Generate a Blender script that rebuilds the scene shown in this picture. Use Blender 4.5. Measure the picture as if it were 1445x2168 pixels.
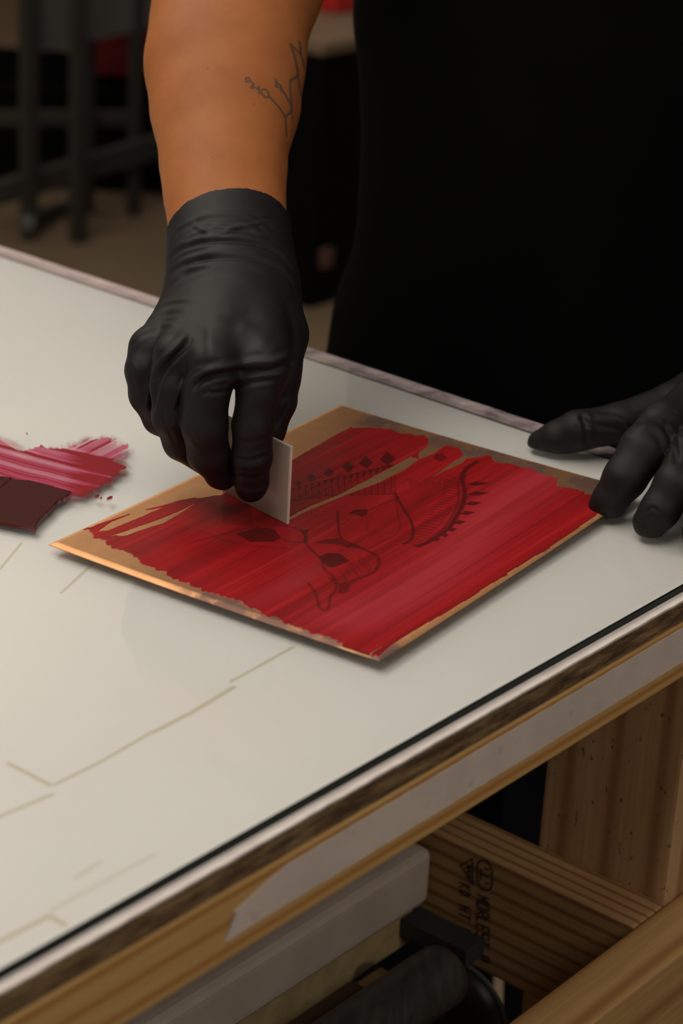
import bpy, bmesh, math, random
import numpy as np
from mathutils import Vector, Matrix

# ---------------------------------------------------------------- clear
for o in list(bpy.data.objects):
    bpy.data.objects.remove(o, do_unlink=True)
scene = bpy.context.scene
COL = scene.collection
random.seed(7)
rng = np.random.default_rng(7)

# ---------------------------------------------------------------- camera
FPX = 4700.0
PITCH, ROLL, CAMZ = math.radians(23.5), math.radians(3.25), 1.443
CX, CY = 722.5, 1084.0
TOP = 0.90                                    # top face of the glass
v_f = np.array([0, math.cos(PITCH), -math.sin(PITCH)])
u0 = np.array([0, math.sin(PITCH), math.cos(PITCH)]); r0 = np.array([1.0, 0, 0])
v_r = r0 * math.cos(ROLL) + u0 * math.sin(ROLL)
v_u = u0 * math.cos(ROLL) - r0 * math.sin(ROLL)
EYE = np.array([0, 0, CAMZ])
cam = bpy.data.cameras.new('camera')
cam.sensor_fit = 'VERTICAL'; cam.sensor_height = 22.3; cam.sensor_width = 22.3 * 1445 / 2168
cam.lens = FPX / 2168 * 22.3
cam.clip_start = 0.05; cam.clip_end = 50
cam.dof.use_dof = True; cam.dof.focus_distance = 1.335; cam.dof.aperture_fstop = 4.5
camo = bpy.data.objects.new('camera', cam); COL.objects.link(camo)
camo.matrix_world = Matrix(((v_r[0], v_u[0], -v_f[0], 0), (v_r[1], v_u[1], -v_f[1], 0),
                            (v_r[2], v_u[2], -v_f[2], CAMZ), (0, 0, 0, 1)))
scene.camera = camo

# ---------------------------------------------------------------- light, world, exposure
scene.view_settings.view_transform = 'Standard'
scene.view_settings.look = 'None'
scene.view_settings.exposure = -0.10
scene.view_settings.gamma = 1.0
scene.view_settings.use_curve_mapping = False
w = bpy.data.worlds.new('world'); scene.world = w; w.use_nodes = True
w.node_tree.nodes['Background'].inputs[0].default_value = (1.0, 0.88, 0.72, 1)
w.node_tree.nodes['Background'].inputs[1].default_value = 0.10
def area(name, loc, size, power, col, target=None, sy=None):
    l = bpy.data.lights.new(name, 'AREA'); l.energy = power; l.color = col
    l.shape = 'RECTANGLE'; l.size = size; l.size_y = sy or size
    o = bpy.data.objects.new(name, l); COL.objects.link(o); o.location = loc
    if target is not None:
        o.rotation_euler = (Vector(target) - Vector(loc)).to_track_quat('-Z', 'Y').to_euler()
    return o
WARM = (1.0, 0.93, 0.825)
LAMPS = [((-0.8, 0.7, 2.75), 2.2, 1.2, 30), ((-1.2, 2.5, 2.75), 2.0, 1.0, 30), ((1.4, -0.7, 2.5), 1.6, 1.2, 24), ((1.8, 3.9, 2.75), 1.6, .6, 7)]
for p_, a_, b_, e_ in LAMPS:
    area('ceiling_lamp', p_, a_, e_, WARM, (p_[0] * .75, p_[1] + .25, 0), b_)
# added upward fill lights, brightening the ceiling that copper and glass reflect
for p_, e_ in (((-1.6, 5.4, 2.2), 21), ((0.9, 6.2, 2.2), 12)):
    area('added_uplight', p_, 1.6, e_, WARM, (p_[0], p_[1], 3), 1.0)

# ---------------------------------------------------------------- geometry of the place
def ray(px, py): return v_f + v_r * (px - CX) / FPX - v_u * (py - CY) / FPX
def atz(px, py, z=TOP):
    d = ray(px, py); return EYE + d * (z - CAMZ) / d[2]
def atd(px, py, dd): return EYE + ray(px, py) * dd
def aty(px, py, Y):
    d = ray(px, py); return EYE + d * (Y / d[1])
CORNER = atz(1699.7, 1094)
_n = atz(0, 2055) - CORNER; EN = _n / np.linalg.norm(_n)
EF = np.array([EN[1], -EN[0], 0.0])
def W(a, b, z): return CORNER + EN * a + EF * b + np.array([0, 0, z - TOP])
def ab(p):
    q = np.asarray(p) - CORNER; return float(q @ EN), float(q @ EF)
def ata(px, py, a):
    d = ray(px, py); return EYE + d * ((a - (EYE - CORNER) @ EN) / (d @ EN))
def topx(P):
    q = P - EYE; dd = q @ v_f
    return CX + FPX * (q @ v_r) / dd, CY - FPX * (q @ v_u) / dd

# ---------------------------------------------------------------- material helpers
def mat(name, col=(.5, .5, .5), rough=.6, metal=0.0, coat=0.0, coat_r=.05, spec=.5, sss=0.0):
    m = bpy.data.materials.new(name); m.use_nodes = True
    b = m.node_tree.nodes['Principled BSDF']
    b.inputs['Base Color'].default_value = (*col, 1)
    b.inputs['Roughness'].default_value = rough
    b.inputs['Metallic'].default_value = metal
    b.inputs['Coat Weight'].default_value = coat
    b.inputs['Coat Roughness'].default_value = coat_r
    b.inputs['Specular IOR Level'].default_value = spec
    if sss:
        b.inputs['Subsurface Weight'].default_value = sss
        b.inputs['Subsurface Radius'].default_value = (1.0, .35, .15)
        b.inputs['Subsurface Scale'].default_value = .006
    return m
def N(m, t, **kw):
    n = m.node_tree.nodes.new(t)
    for k, v in kw.items(): setattr(n, k, v)
    return n
def LK(m, a, b): m.node_tree.links.new(a, b)
def BS(m): return m.node_tree.nodes['Principled BSDF']
def coords(m, scale=(1, 1, 1), loc=(0, 0, 0)):
    tc = N(m, 'ShaderNodeTexCoord'); mp = N(m, 'ShaderNodeMapping')
    mp.inputs['Scale'].default_value = scale; mp.inputs['Location'].default_value = loc
    LK(m, tc.outputs['Object'], mp.inputs['Vector']); return mp.outputs[0]
def noise(m, vec, scale, detail=4, rough=.55, dist=0):
    n = N(m, 'ShaderNodeTexNoise'); n.inputs['Scale'].default_value = scale
    n.inputs['Detail'].default_value = detail; n.inputs['Roughness'].default_value = rough
    n.inputs['Distortion'].default_value = dist
    LK(m, vec, n.inputs['Vector']); return n.outputs['Fac']
def ramp(m, fac, stops, interp='LINEAR'):
    r = N(m, 'ShaderNodeValToRGB'); r.color_ramp.interpolation = interp
    e = r.color_ramp.elements
    while len(e) < len(stops): e.new(.5)
    for i, (p, c) in enumerate(stops):
        e[i].position = p; e[i].color = (*c, 1) if len(c) == 3 else c
    LK(m, fac, r.inputs[0]); return r.outputs[0]
def g(v): return (v, v, v)
def mix(m, fac, a, b, mode='MIX'):
    n = N(m, 'ShaderNodeMix', data_type='RGBA', blend_type=mode)
    if isinstance(fac, (int, float)): n.inputs[0].default_value = fac
    else: LK(m, fac, n.inputs[0])
    for s, x in ((6, a), (7, b)):
        if isinstance(x, tuple): n.inputs[s].default_value = (*x, 1)
        else: LK(m, x, n.inputs[s])
    return n.outputs[2]
def mth(m, op, a, b=None, c=None):
    n = N(m, 'ShaderNodeMath', operation=op)
    for i, x in enumerate((a, b, c)):
        if x is None: continue
        if isinstance(x, (int, float)): n.inputs[i].default_value = x
        else: LK(m, x, n.inputs[i])
    return n.outputs[0]
def bump(m, h, strength=.3, dist=.001):
    b = N(m, 'ShaderNodeBump'); b.inputs['Strength'].default_value = strength
    b.inputs['Distance'].default_value = dist
    LK(m, h, b.inputs['Height']); LK(m, b.outputs[0], BS(m).inputs['Normal']); return b
def vmth(m, op, a, b=None, s=None):
    n = N(m, 'ShaderNodeVectorMath', operation=op)
    for i, x in enumerate((a, b)):
        if x is None: continue
        if isinstance(x, (tuple, list, np.ndarray)): n.inputs[i].default_value = tuple(float(q) for q in x)
        else: LK(m, x, n.inputs[i])
    if s is not None:
        if isinstance(s, (int, float)): n.inputs['Scale'].default_value = s
        else: LK(m, s, n.inputs['Scale'])
    return n
def seg_mask(m, vec, segs, soft):
    """ink lines: 1 near any of the segments (p, q, halfwidth)"""
    out = None
    for p, q, hw in segs:
        p = np.asarray(p, float); d = np.asarray(q, float) - p; L2 = max(float(d @ d), 1e-12)
        rel = vmth(m, 'SUBTRACT', vec, p).outputs[0]
        t = mth(m, 'MULTIPLY', vmth(m, 'DOT_PRODUCT', rel, d).outputs['Value'], 1 / L2)
        t.node.use_clamp = True
        near = vmth(m, 'SCALE', d, s=t).outputs[0]
        dist = vmth(m, 'DISTANCE', rel, near).outputs['Value']
        v = mth(m, 'MULTIPLY_ADD', dist, -1 / soft, (hw + soft) / soft); v.node.use_clamp = True
        out = v if out is None else mth(m, 'MAXIMUM', out, v)
    return out

# ---------------------------------------------------------------- object helpers
def tag(o, label=None, cat=None, group=None, kind=None):
    if label: o['label'] = label
    if cat: o['category'] = cat
    if group: o['group'] = group
    if kind: o['kind'] = kind
    return o
def empty(name, loc, label=None, cat=None, **k):
    o = bpy.data.objects.new(name, None); COL.objects.link(o)
    o.location = Vector(tuple(float(x) for x in loc)); o.empty_display_size = .05
    return tag(o, label, cat, **k)
def wloc(o):
    v = Vector(o.location)
    if o.parent: v += wloc(o.parent)
    return v
def link(name, me, mats, parent=None, smooth=True):
    o = bpy.data.objects.new(name, me); COL.objects.link(o)
    for m in (mats if isinstance(mats, (list, tuple)) else [mats]): me.materials.append(m)
    if smooth:
        me.polygons.foreach_set('use_smooth', [True] * len(me.polygons))
    if parent is not None:
        o.parent = parent; o.location = -wloc(parent)
    return o
def rebase(o, p):
    """move a world-baked mesh object's origin to p (materials keep their object coordinates offset)"""
    me = o.data; p = Vector(tuple(float(x) for x in p))
    me.transform(Matrix.Translation(-p)); o.location = o.location + p; return o
def mesh_np(name, verts, faces):
    me = bpy.data.meshes.new(name); me.from_pydata([tuple(map(float, v)) for v in verts], [], faces)
    me.update(); return me
def quads_np(name, V, Q):
    me = bpy.data.meshes.new(name); nv, nq = len(V), len(Q)
    me.vertices.add(nv); me.vertices.foreach_set('co', V.astype(np.float32).ravel())
    me.loops.add(nq * 4); me.loops.foreach_set('vertex_index', Q.astype(np.int32).ravel())
    me.polygons.add(nq); me.polygons.foreach_set('loop_start', np.arange(0, nq * 4, 4, dtype=np.int32))
    me.polygons.foreach_set('loop_total', np.full(nq, 4, dtype=np.int32))
    me.update(calc_edges=True); me.validate(); return me
AX = {'a': (EN, -EF, np.array([0, 0, 1.])), 'b': (EF, EN, np.array([0, 0, 1.])),
      'z': (np.array([0, 0, 1.]), EN, -EF)}
def beam(name, m, parent, A, B, Z, axis, bev=.0015, seg=2):
    """timber or block between table coordinates; its local X is the grain"""
    ctr = W(sum(A) / 2, sum(B) / 2, sum(Z) / 2)
    la, lb, lz = abs(A[1] - A[0]), abs(B[1] - B[0]), abs(Z[1] - Z[0])
    dims = {'a': (la, lb, lz), 'b': (lb, la, lz), 'z': (lz, la, lb)}[axis]
    bm = bmesh.new(); bmesh.ops.create_cube(bm, size=1)
    bmesh.ops.scale(bm, vec=dims, verts=bm.verts)
    if bev: bmesh.ops.bevel(bm, geom=bm.edges[:], offset=bev, segments=seg, affect='EDGES', profile=.6)
    me = bpy.data.meshes.new(name); bm.to_mesh(me); bm.free()
    o = bpy.data.objects.new(name, me); COL.objects.link(o); me.materials.append(m)
    x, y, z = AX[axis]
    M = Matrix(((x[0], y[0], z[0], ctr[0]), (x[1], y[1], z[1], ctr[1]), (x[2], y[2], z[2], ctr[2]), (0, 0, 0, 1)))
    if parent is not None:
        o.parent = parent; M = Matrix.Translation(-wloc(parent)) @ M
    o.matrix_basis = M
    if seg > 1: me.polygons.foreach_set('use_smooth', [False] * len(me.polygons))
    return o
def tube_mesh(name, pts, rad, n=16, caps=True, rounded=0):
    pts = [np.asarray(p, float) for p in pts]; rad = rad if isinstance(rad, (list, tuple)) else [rad] * len(pts)
    V = []; F = []
    for i, p in enumerate(pts):
        d = pts[min(i + 1, len(pts) - 1)] - pts[max(i - 1, 0)]; d = d / np.linalg.norm(d)
        h = np.array([0, 0, 1.]) if abs(d[2]) < .9 else np.array([1., 0, 0])
        x = np.cross(d, h); x /= np.linalg.norm(x); y = np.cross(d, x)
        for k in range(n):
            t = 2 * math.pi * k / n; V.append(p + (x * math.cos(t) + y * math.sin(t)) * rad[i])
    for i in range(len(pts) - 1):
        for k in range(n):
            F.append((i * n + k, i * n + (k + 1) % n, (i + 1) * n + (k + 1) % n, (i + 1) * n + k))
    if caps:
        F.append(tuple(range(n))); F.append(tuple((len(pts) - 1) * n + k for k in reversed(range(n))))
    return mesh_np(name, V, F)

# ---------------------------------------------------------------- implicit surfaces for bodies
class Field:
    def __init__(s, lo, hi, h):
        s.lo = np.array(lo, float); s.h = h
        s.n = np.ceil((np.array(hi) - s.lo) / h).astype(int) + 1
        s.f = np.full(s.n, .06, np.float32)
        s.ax = [(s.lo[i] + np.arange(s.n[i]) * h).astype(np.float32) for i in range(3)]
    def win(s, lo, hi):
        i0 = np.maximum(((np.array(lo) - s.lo) / s.h).astype(int), 0)
        i1 = np.minimum(((np.array(hi) - s.lo) / s.h).astype(int) + 2, s.n)
        if np.any(i1 <= i0): return None, None
        sl = tuple(slice(a, b) for a, b in zip(i0, i1))
        X, Y, Z = np.meshgrid(*[s.ax[i][sl[i]] for i in range(3)], indexing='ij', sparse=True)
        return sl, (X, Y, Z)
    def cone(s, p, q, ra, rb, k=.004, flat=None, sub=False, other=None):
        p = np.asarray(p, float); q = np.asarray(q, float); R = max(ra, rb) + max(k, .002) + .022
        sl, G = s.win(np.minimum(p, q) - R, np.maximum(p, q) + R)
        if sl is None: return
        d = q - p; L2 = max(float(d @ d), 1e-12)
        rx, ry, rz = G[0] - p[0], G[1] - p[1], G[2] - p[2]
        t = np.clip((rx * d[0] + ry * d[1] + rz * d[2]) / L2, 0, 1)
        ex, ey, ez = rx - t * d[0], ry - t * d[1], rz - t * d[2]
        if flat is None: dist = np.sqrt(ex * ex + ey * ey + ez * ez)
        else:
            n, sc = flat; c = ex * n[0] + ey * n[1] + ez * n[2]
            e2 = ex * ex + ey * ey + ez * ez
            dist = np.sqrt(np.maximum(e2 - c * c, 0) + (c / sc) ** 2)
        dist = dist - (ra + (rb - ra) * t)
        F = s.f[sl]
        if sub: a, b, sg = -F, dist, -1
        else: a, b, sg = F, dist, 1
        h = np.clip(.5 + .5 * (a - b) / k, 0, 1) if not sub else None
        if not sub:
            s.f[sl] = (a * (1 - h) + b * h - k * h * (1 - h)).astype(np.float32)
        else:
            # smooth subtraction: max(F, -dist)
            b2 = -dist; hh = np.clip(.5 + .5 * (b2 - F) / k, 0, 1)
            s.f[sl] = (F * (1 - hh) + b2 * hh + k * hh * (1 - hh)).astype(np.float32)
    def chain(s, P, R, k=.004, flat=None):
        for i in range(len(P) - 1): s.cone(P[i], P[i + 1], R[i], R[i + 1], k, flat)
    def merge(s, o, k):
        a, b = s.f, o.f; h = np.clip(.5 + .5 * (a - b) / k, 0, 1)
        s.f = (a * (1 - h) + b * h - k * h * (1 - h)).astype(np.float32)
    def cut(s, p, n):
        """remove the side the normal points to"""
        X, Y, Z = np.meshgrid(*s.ax, indexing='ij', sparse=True)
        s.f = np.maximum(s.f, ((X - p[0]) * n[0] + (Y - p[1]) * n[1] + (Z - p[2]) * n[2]).astype(np.float32))
    def mesh(s, smooth=2):
        f = s.f; h = s.h
        for i in range(3):                       # close at the borders
            sl = [slice(None)] * 3
            sl[i] = 0; f[tuple(sl)] = .01; sl[i] = -1; f[tuple(sl)] = .01
        neg = f < 0; nx, ny, nz = f.shape
        c = np.zeros((nx - 1, ny - 1, nz - 1), np.uint8)
        for dx in (0, 1):
            for dy in (0, 1):
                for dz in (0, 1): c += neg[dx:nx - 1 + dx, dy:ny - 1 + dy, dz:nz - 1 + dz]
        act = (c > 0) & (c < 8); I = np.argwhere(act); idx = np.full(act.shape, -1, np.int64)
        idx[act] = np.arange(len(I))
        acc = np.zeros((len(I), 3)); cnt = np.zeros(len(I))
        cor = [(0, 0, 0), (1, 0, 0), (0, 1, 0), (1, 1, 0), (0, 0, 1), (1, 0, 1), (0, 1, 1), (1, 1, 1)]
        val = [f[I[:, 0] + a, I[:, 1] + b, I[:, 2] + d] for a, b, d in cor]
        for x in range(8):
            for y in range(x + 1, 8):
                dd = np.array(cor[y]) - np.array(cor[x])
                if np.abs(dd).sum() != 1: continue
                A, B = val[x], val[y]; cr = (A < 0) != (B < 0)
                t = np.where(cr, A / np.where(cr, A - B, 1), 0)
                acc += np.where(cr[:, None], np.array(cor[x]) + t[:, None] * dd, 0); cnt += cr
        V = (I + acc / cnt[:, None]) * h + s.lo
        Q = []
        for axn in range(3):
            sl0 = [slice(None)] * 3; sl1 = [slice(None)] * 3
            sl0[axn] = slice(0, -1); sl1[axn] = slice(1, None)
            a, b = neg[tuple(sl0)], neg[tuple(sl1)]
            E = np.argwhere(a != b); o1, o2 = [(1, 2), (2, 0), (0, 1)][axn]
            E = E[(E[:, o1] > 0) & (E[:, o2] > 0) & (E[:, o1] < f.shape[o1] - 1) & (E[:, o2] < f.shape[o2] - 1)]
            s_in = a[E[:, 0], E[:, 1], E[:, 2]]
            def cell(d1, d2):
                C = E.copy(); C[:, o1] -= d1; C[:, o2] -= d2; return idx[C[:, 0], C[:, 1], C[:, 2]]
            q = np.stack([cell(1, 1), cell(0, 1), cell(0, 0), cell(1, 0)], 1)
            q[~s_in] = q[~s_in][:, ::-1]; Q.append(q)
        Q = np.concatenate(Q)
        for _ in range(smooth): V = laplace(V, Q, .5)
        return V, Q
def laplace(V, Q, lam):
    n = len(V); S = np.zeros_like(V); c = np.zeros(n)
    for a, b in ((0, 1), (1, 2), (2, 3), (3, 0)):
        for x, y in ((a, b), (b, a)):
            c += np.bincount(Q[:, x], minlength=n)
            for k in range(3): S[:, k] += np.bincount(Q[:, x], weights=V[Q[:, y], k], minlength=n)
    return V * (1 - lam) + lam * S / np.maximum(c, 1)[:, None]
def vnormals(V, Q):
    nrm = np.cross(V[Q[:, 2]] - V[Q[:, 0]], V[Q[:, 3]] - V[Q[:, 1]]); out = np.zeros_like(V)
    for j in range(4):
        for k in range(3): out[:, k] += np.bincount(Q[:, j], weights=nrm[:, k], minlength=len(V))
    return out / np.maximum(np.linalg.norm(out, axis=1), 1e-12)[:, None]
def seg_dist(x, y, a, b):
    dx, dy = b[0] - a[0], b[1] - a[1]; L = max(dx * dx + dy * dy, 1e-9)
    t = np.clip(((x - a[0]) * dx + (y - a[1]) * dy) / L, 0, 1)
    return np.hypot(x - a[0] - t * dx, y - a[1] - t * dy), t
def spline(pts, n=8):
    """Catmull-Rom through the points"""
    P = [np.array(p, float) for p in pts]; P = [2 * P[0] - P[1]] + P + [2 * P[-1] - P[-2]]; out = []
    for i in range(1, len(P) - 2):
        for j in range(n):
            t = j / n
            out.append(.5 * ((2 * P[i]) + (-P[i - 1] + P[i + 1]) * t + (2 * P[i - 1] - 5 * P[i] + 4 * P[i + 1] - P[i + 2]) * t * t
                             + (-P[i - 1] + 3 * P[i] - 3 * P[i + 1] + P[i + 2]) * t ** 3))
    out.append(P[-2]); return out
def rest(V):
    # fingertips flatten on what they press against
    q = V - P0; s_, t_ = q @ ES, q @ ET
    on = (s_ > -.001) & (s_ < SW + .001) & (t_ > -.001) & (t_ < TH + .001)
    fl = np.where(on, PZ + bow(s_, t_) + .0006, TOP + .0003)
    V[:, 2] = np.maximum(V[:, 2], fl); return V
def creases(V, Q, strokes):
    """fold lines pressed into / raised from a glove's surface; strokes given on the side that faces the room"""
    Nn = vnormals(V, Q); x, y = topx(V); face = np.clip(-(Nn @ v_f) * 2.2, 0, 1); D = np.zeros(len(V))
    for pts, amp, wd in strokes:
        sp = spline(pts, 6); dm = np.full(len(V), 1e9); tm = np.zeros(len(V)); m = len(sp) - 1
        for i in range(m):
            d, t = seg_dist(x, y, sp[i], sp[i + 1]); b = d < dm
            dm = np.where(b, d, dm); tm = np.where(b, (i + t) / m, tm)
        fade = np.clip(np.minimum(tm, 1 - tm) * 6, .0, 1)
        z = dm / wd
        D += amp * (np.exp(-z * z) - .45 * np.exp(-((z - 1.9) / .9) ** 2)) * fade
    return V + Nn * (D * face)[:, None]
def wob(V, fr, seed=0):
    r = np.random.default_rng(seed); out = np.zeros(len(V))
    for _ in range(7):
        k = r.normal(size=3); k /= np.linalg.norm(k)
        out += np.sin(V @ k * fr * r.uniform(.6, 1.6) + r.uniform(0, 6.28))
    return out / 7

# ================================================================ MATERIALS
def wood(name, c1, c2, c3, freq=85, dist=5, rough=.62, seed=0, spots=0.0):
    m = mat(name, c1, rough); v = coords(m, (.10, 1, 1), (seed * .37, seed * .11, seed * .23))
    mp2 = N(m, 'ShaderNodeMapping'); mp2.inputs['Rotation'].default_value = (math.radians(40), 0, 0); LK(m, v, mp2.inputs['Vector']); v = mp2.outputs[0]
    wv = N(m, 'ShaderNodeTexWave', wave_type='BANDS', bands_direction='Y')
    wv.inputs['Scale'].default_value = freq; wv.inputs['Distortion'].default_value = dist
    wv.inputs['Detail'].default_value = 2; wv.inputs['Detail Scale'].default_value = .12
    LK(m, v, wv.inputs['Vector'])
    v2 = coords(m, (6, 160, 160)); fine = noise(m, v2, 1.6, 3)
    col = ramp(m, wv.outputs['Fac'], [(0, c1), (.55, c1), (.85, c2), (1, c3)])
    col = mix(m, ramp(m, fine, [(.35, g(0)), (.75, g(.5))]), col, c3)
    if spots:
        s = noise(m, coords(m, (95, 190, 190), (3, seed, 1)), 1.0, 3)
        col = mix(m, ramp(m, s, [(.63, g(0)), (.69, g(spots))]), col, (.03, .025, .02))
    LK(m, col, BS(m).inputs['Base Color']); bump(m, fine, .25, .0006); return m
M = {}
M['pine'] = wood('pine', (.62, .39, .15), (.55, .31, .10), (.42, .20, .055), 34, 2.2, seed=1)
M['pine_leg'] = wood('pine_leg', (.56, .36, .19), (.47, .27, .13), (.33, .17, .075), 14, 2.0, seed=2, spots=.8)
M['pine_brace'] = wood('pine_brace', (.44, .26, .115), (.31, .155, .06), (.22, .11, .042), 44, 3.2, seed=3)
M['pine_rail'] = wood('pine_rail', (.52, .32, .13), (.45, .25, .09), (.33, .16, .05), 13, 9, seed=4)
def chipboard():
    m = mat('chipboard', (.12, .075, .03), .8); n1 = noise(m, coords(m, (22, 90, 140)), 1.4, 5, .7)
    LK(m, ramp(m, n1, [(.32, (.05, .022, .014)), (.45, (.12, .065, .032)), (.58, (.24, .155, .07)), (.72, (.40, .28, .14))]), BS(m).inputs['Base Color'])
    bump(m, n1, .8, .003); return m
M['chip'] = chipboard()
def laminate():
    """white board: clean near the middle, scuffed and ink-stained along the far ledge (a < 0)"""
    m = mat('white_laminate', (.80, .76, .70), .42)
    tc = N(m, 'ShaderNodeTexCoord'); sep = N(m, 'ShaderNodeSeparateXYZ'); LK(m, tc.outputs['Object'], sep.inputs[0])
    return m, tc, sep
tape_m = mat('masking_tape', (.50, .44, .42), .75)
n1 = noise(tape_m, coords(tape_m, (9, 30, 30)), 1.3, 4); n2 = noise(tape_m, coords(tape_m, (40, 60, 60), (1, 2, 3)), 1, 3)
tc_ = ramp(tape_m, n1, [(.35, (.60, .52, .47)), (.6, (.68, .58, .53))])
tc_ = mix(tape_m, ramp(tape_m, n2, [(.66, g(0)), (.74, g(.55))]), tc_, (.42, .33, .42))
LK(tape_m, tc_, BS(tape_m).inputs['Base Color']); M['tape'] = tape_m
M['steel'] = mat('dark_painted_steel', (.035, .033, .030), .5)
M['panel'] = mat('grey_panel', (.095, .092, .090), .6)
M['red'] = mat('red_plastic', (.16, .006, .006), .5)
M['redb'] = mat('bright_red_plastic', (.55, .02, .02), .4)
M['black'] = mat('black_laminate', (.002, .002, .002), .7, spec=.1)
M['trimwood'] = mat('pale_edge_trim', (.20, .14, .09), .6)
def concrete(name, c1, c2, sc):
    m = mat(name, c1, .65); n = noise(m, coords(m), sc, 6, .6)
    LK(m, ramp(m, n, [(.3, c1), (.7, c2)]), BS(m).inputs['Base Color']); return m
M['floor'] = concrete('concrete_floor', (.145, .098, .058), (.185, .128, .078), 3)
M['wall'] = concrete('painted_wall', (.36, .30, .23), (.40, .34, .26), 1.2)
M['ceil'] = concrete('ceiling_paint', (.72, .68, .60), (.76, .72, .64), .6)

# ================================================================ THE ROOM
def slab(name, x, y, z, m):
    bm = bmesh.new(); bmesh.ops.create_cube(bm, size=1)
    bmesh.ops.scale(bm, vec=(x[1] - x[0], y[1] - y[0], z[1] - z[0]), verts=bm.verts)
    bmesh.ops.translate(bm, vec=((x[0] + x[1]) / 2, (y[0] + y[1]) / 2, (z[0] + z[1]) / 2), verts=bm.verts)
    me = bpy.data.meshes.new(name); bm.to_mesh(me); bm.free()
    return tag(link(name, me, m, smooth=False), kind='structure')
slab('floor', (-5, 5), (-3, 8.2), (-.1, 0), M['floor'])
slab('wall_back', (-5, 5), (8.0, 8.2), (0, 3), M['wall'])
slab('wall_left', (-5.2, -5), (-3, 8.2), (0, 3), M['wall'])
slab('wall_right', (5, 5.2), (-3, 8.2), (0, 3), M['wall'])
slab('wall_front', (-5.2, 5.2), (-3.2, -3), (0, 3), M['wall'])
slab('ceiling', (-5.2, 5.2), (-3.2, 8.2), (3, 3.1), M['ceil'])

# ================================================================ WORK TABLE
LA, LB = 1.55, 1.15                             # how far the top runs along its two edges
table = empty('worktable', W(.7, .5, 0), 'pine-framed workbench with a white board top under a glass sheet, gloved hands above it', 'table')
# white board with seams between the sheets laid under the glass
lam = mat('white_laminate', (.78, .74, .66), .5)
tcn = N(lam, 'ShaderNodeTexCoord'); OBJV = tcn.outputs['Object']
BZ = TOP - .005
bctr = W(.75, .55, BZ)                          # objects built in world axes round this point
def blocal(px, py): return tuple(atz(px, py, BZ) - bctr)
seams = [((130, 1255), (195, 1195), .0005), ((0, 1205), (45, 1150), .0005), ((116, 1661), (213, 1613), .0007), ((213, 1613), (325, 1548), .0007),
         ((325, 1550), (410, 1506), .0011), ((410, 1506), (494, 1455), .0011), ((489, 1443), (620, 1370), .0007), ((19, 1617), (106, 1662), .0010),
         ((-80, 1762), (111, 1682), .0008), ((-90, 2040), (105, 1939), .0011), ((105, 1939), (137, 1958), .0010)]
faint = [((160, 1858), (210, 1826), .0008), ((110, 1926), (326, 1810), .0006), ((860, 1382), (880, 1380), .0006), ((740, 770), (748, 790), .0002)]
seam = seg_mask(lam, OBJV, [(blocal(*a), blocal(*b), h) for a, b, h in seams], .0009)
seamf = seg_mask(lam, OBJV, [(blocal(*a), blocal(*b), h) for a, b, h in faint], .0015)
nz = noise(lam, OBJV, 2.2, 2)
base = ramp(lam, nz, [(.35, (.795, .770, .765)), (.65, (.835, .81, .80))])
spk = noise(lam, OBJV, 95, 3)
base = mix(lam, ramp(lam, spk, [(.70, g(0)), (.78, g(.35))]), base, (.45, .40, .30))
col = mix(lam, mth(lam, 'MULTIPLY', seam, .62), base, (.52, .43, .25))
col = mix(lam, mth(lam, 'MULTIPLY', seamf, .30), col, (.50, .42, .33))
# dirt of the two bare ledges outside the glass
da = mth(lam, 'ADD', vmth(lam, 'DOT_PRODUCT', OBJV, EN).outputs['Value'], .75)
db = mth(lam, 'ADD', vmth(lam, 'DOT_PRODUCT', OBJV, EF).outputs['Value'], .55)
far = mth(lam, 'LESS_THAN', da, .0)
dirt = noise(lam, OBJV, 38, 6, .7, .6); scr = noise(lam, OBJV, 260, 3)
fcol = ramp(lam, dirt, [(.33, (.12, .095, .10)), (.47, (.30, .235, .245)), (.62, (.44, .35, .355)), (.75, (.62, .54, .52))])
wht = ramp(lam, scr, [(.66, g(0)), (.73, g(.8))])
fcol = mix(lam, wht, fcol, (.70, .64, .60))
pinkf = ramp(lam, db, [(.50, g(0)), (.62, g(1))])
fcol = mix(lam, mix(lam, pinkf, g(0), g(.55)), fcol, (.60, .47, .46))
col = mix(lam, far, col, fcol)
near = mth(lam, 'LESS_THAN', db, .0)
ncol = ramp(lam, dirt, [(.3, (.68, .58, .55)), (.6, (.80, .73, .69))])
col = mix(lam, near, col, ncol)
line = mth(lam, 'MULTIPLY', mth(lam, 'LESS_THAN', da, .0008), mth(lam, 'GREATER_THAN', da, -.0016))
col = mix(lam, mth(lam, 'MULTIPLY', line, .8), col, (.05, .06, .055))
LK(lam, col, BS(lam).inputs['Base Color'])
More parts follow.
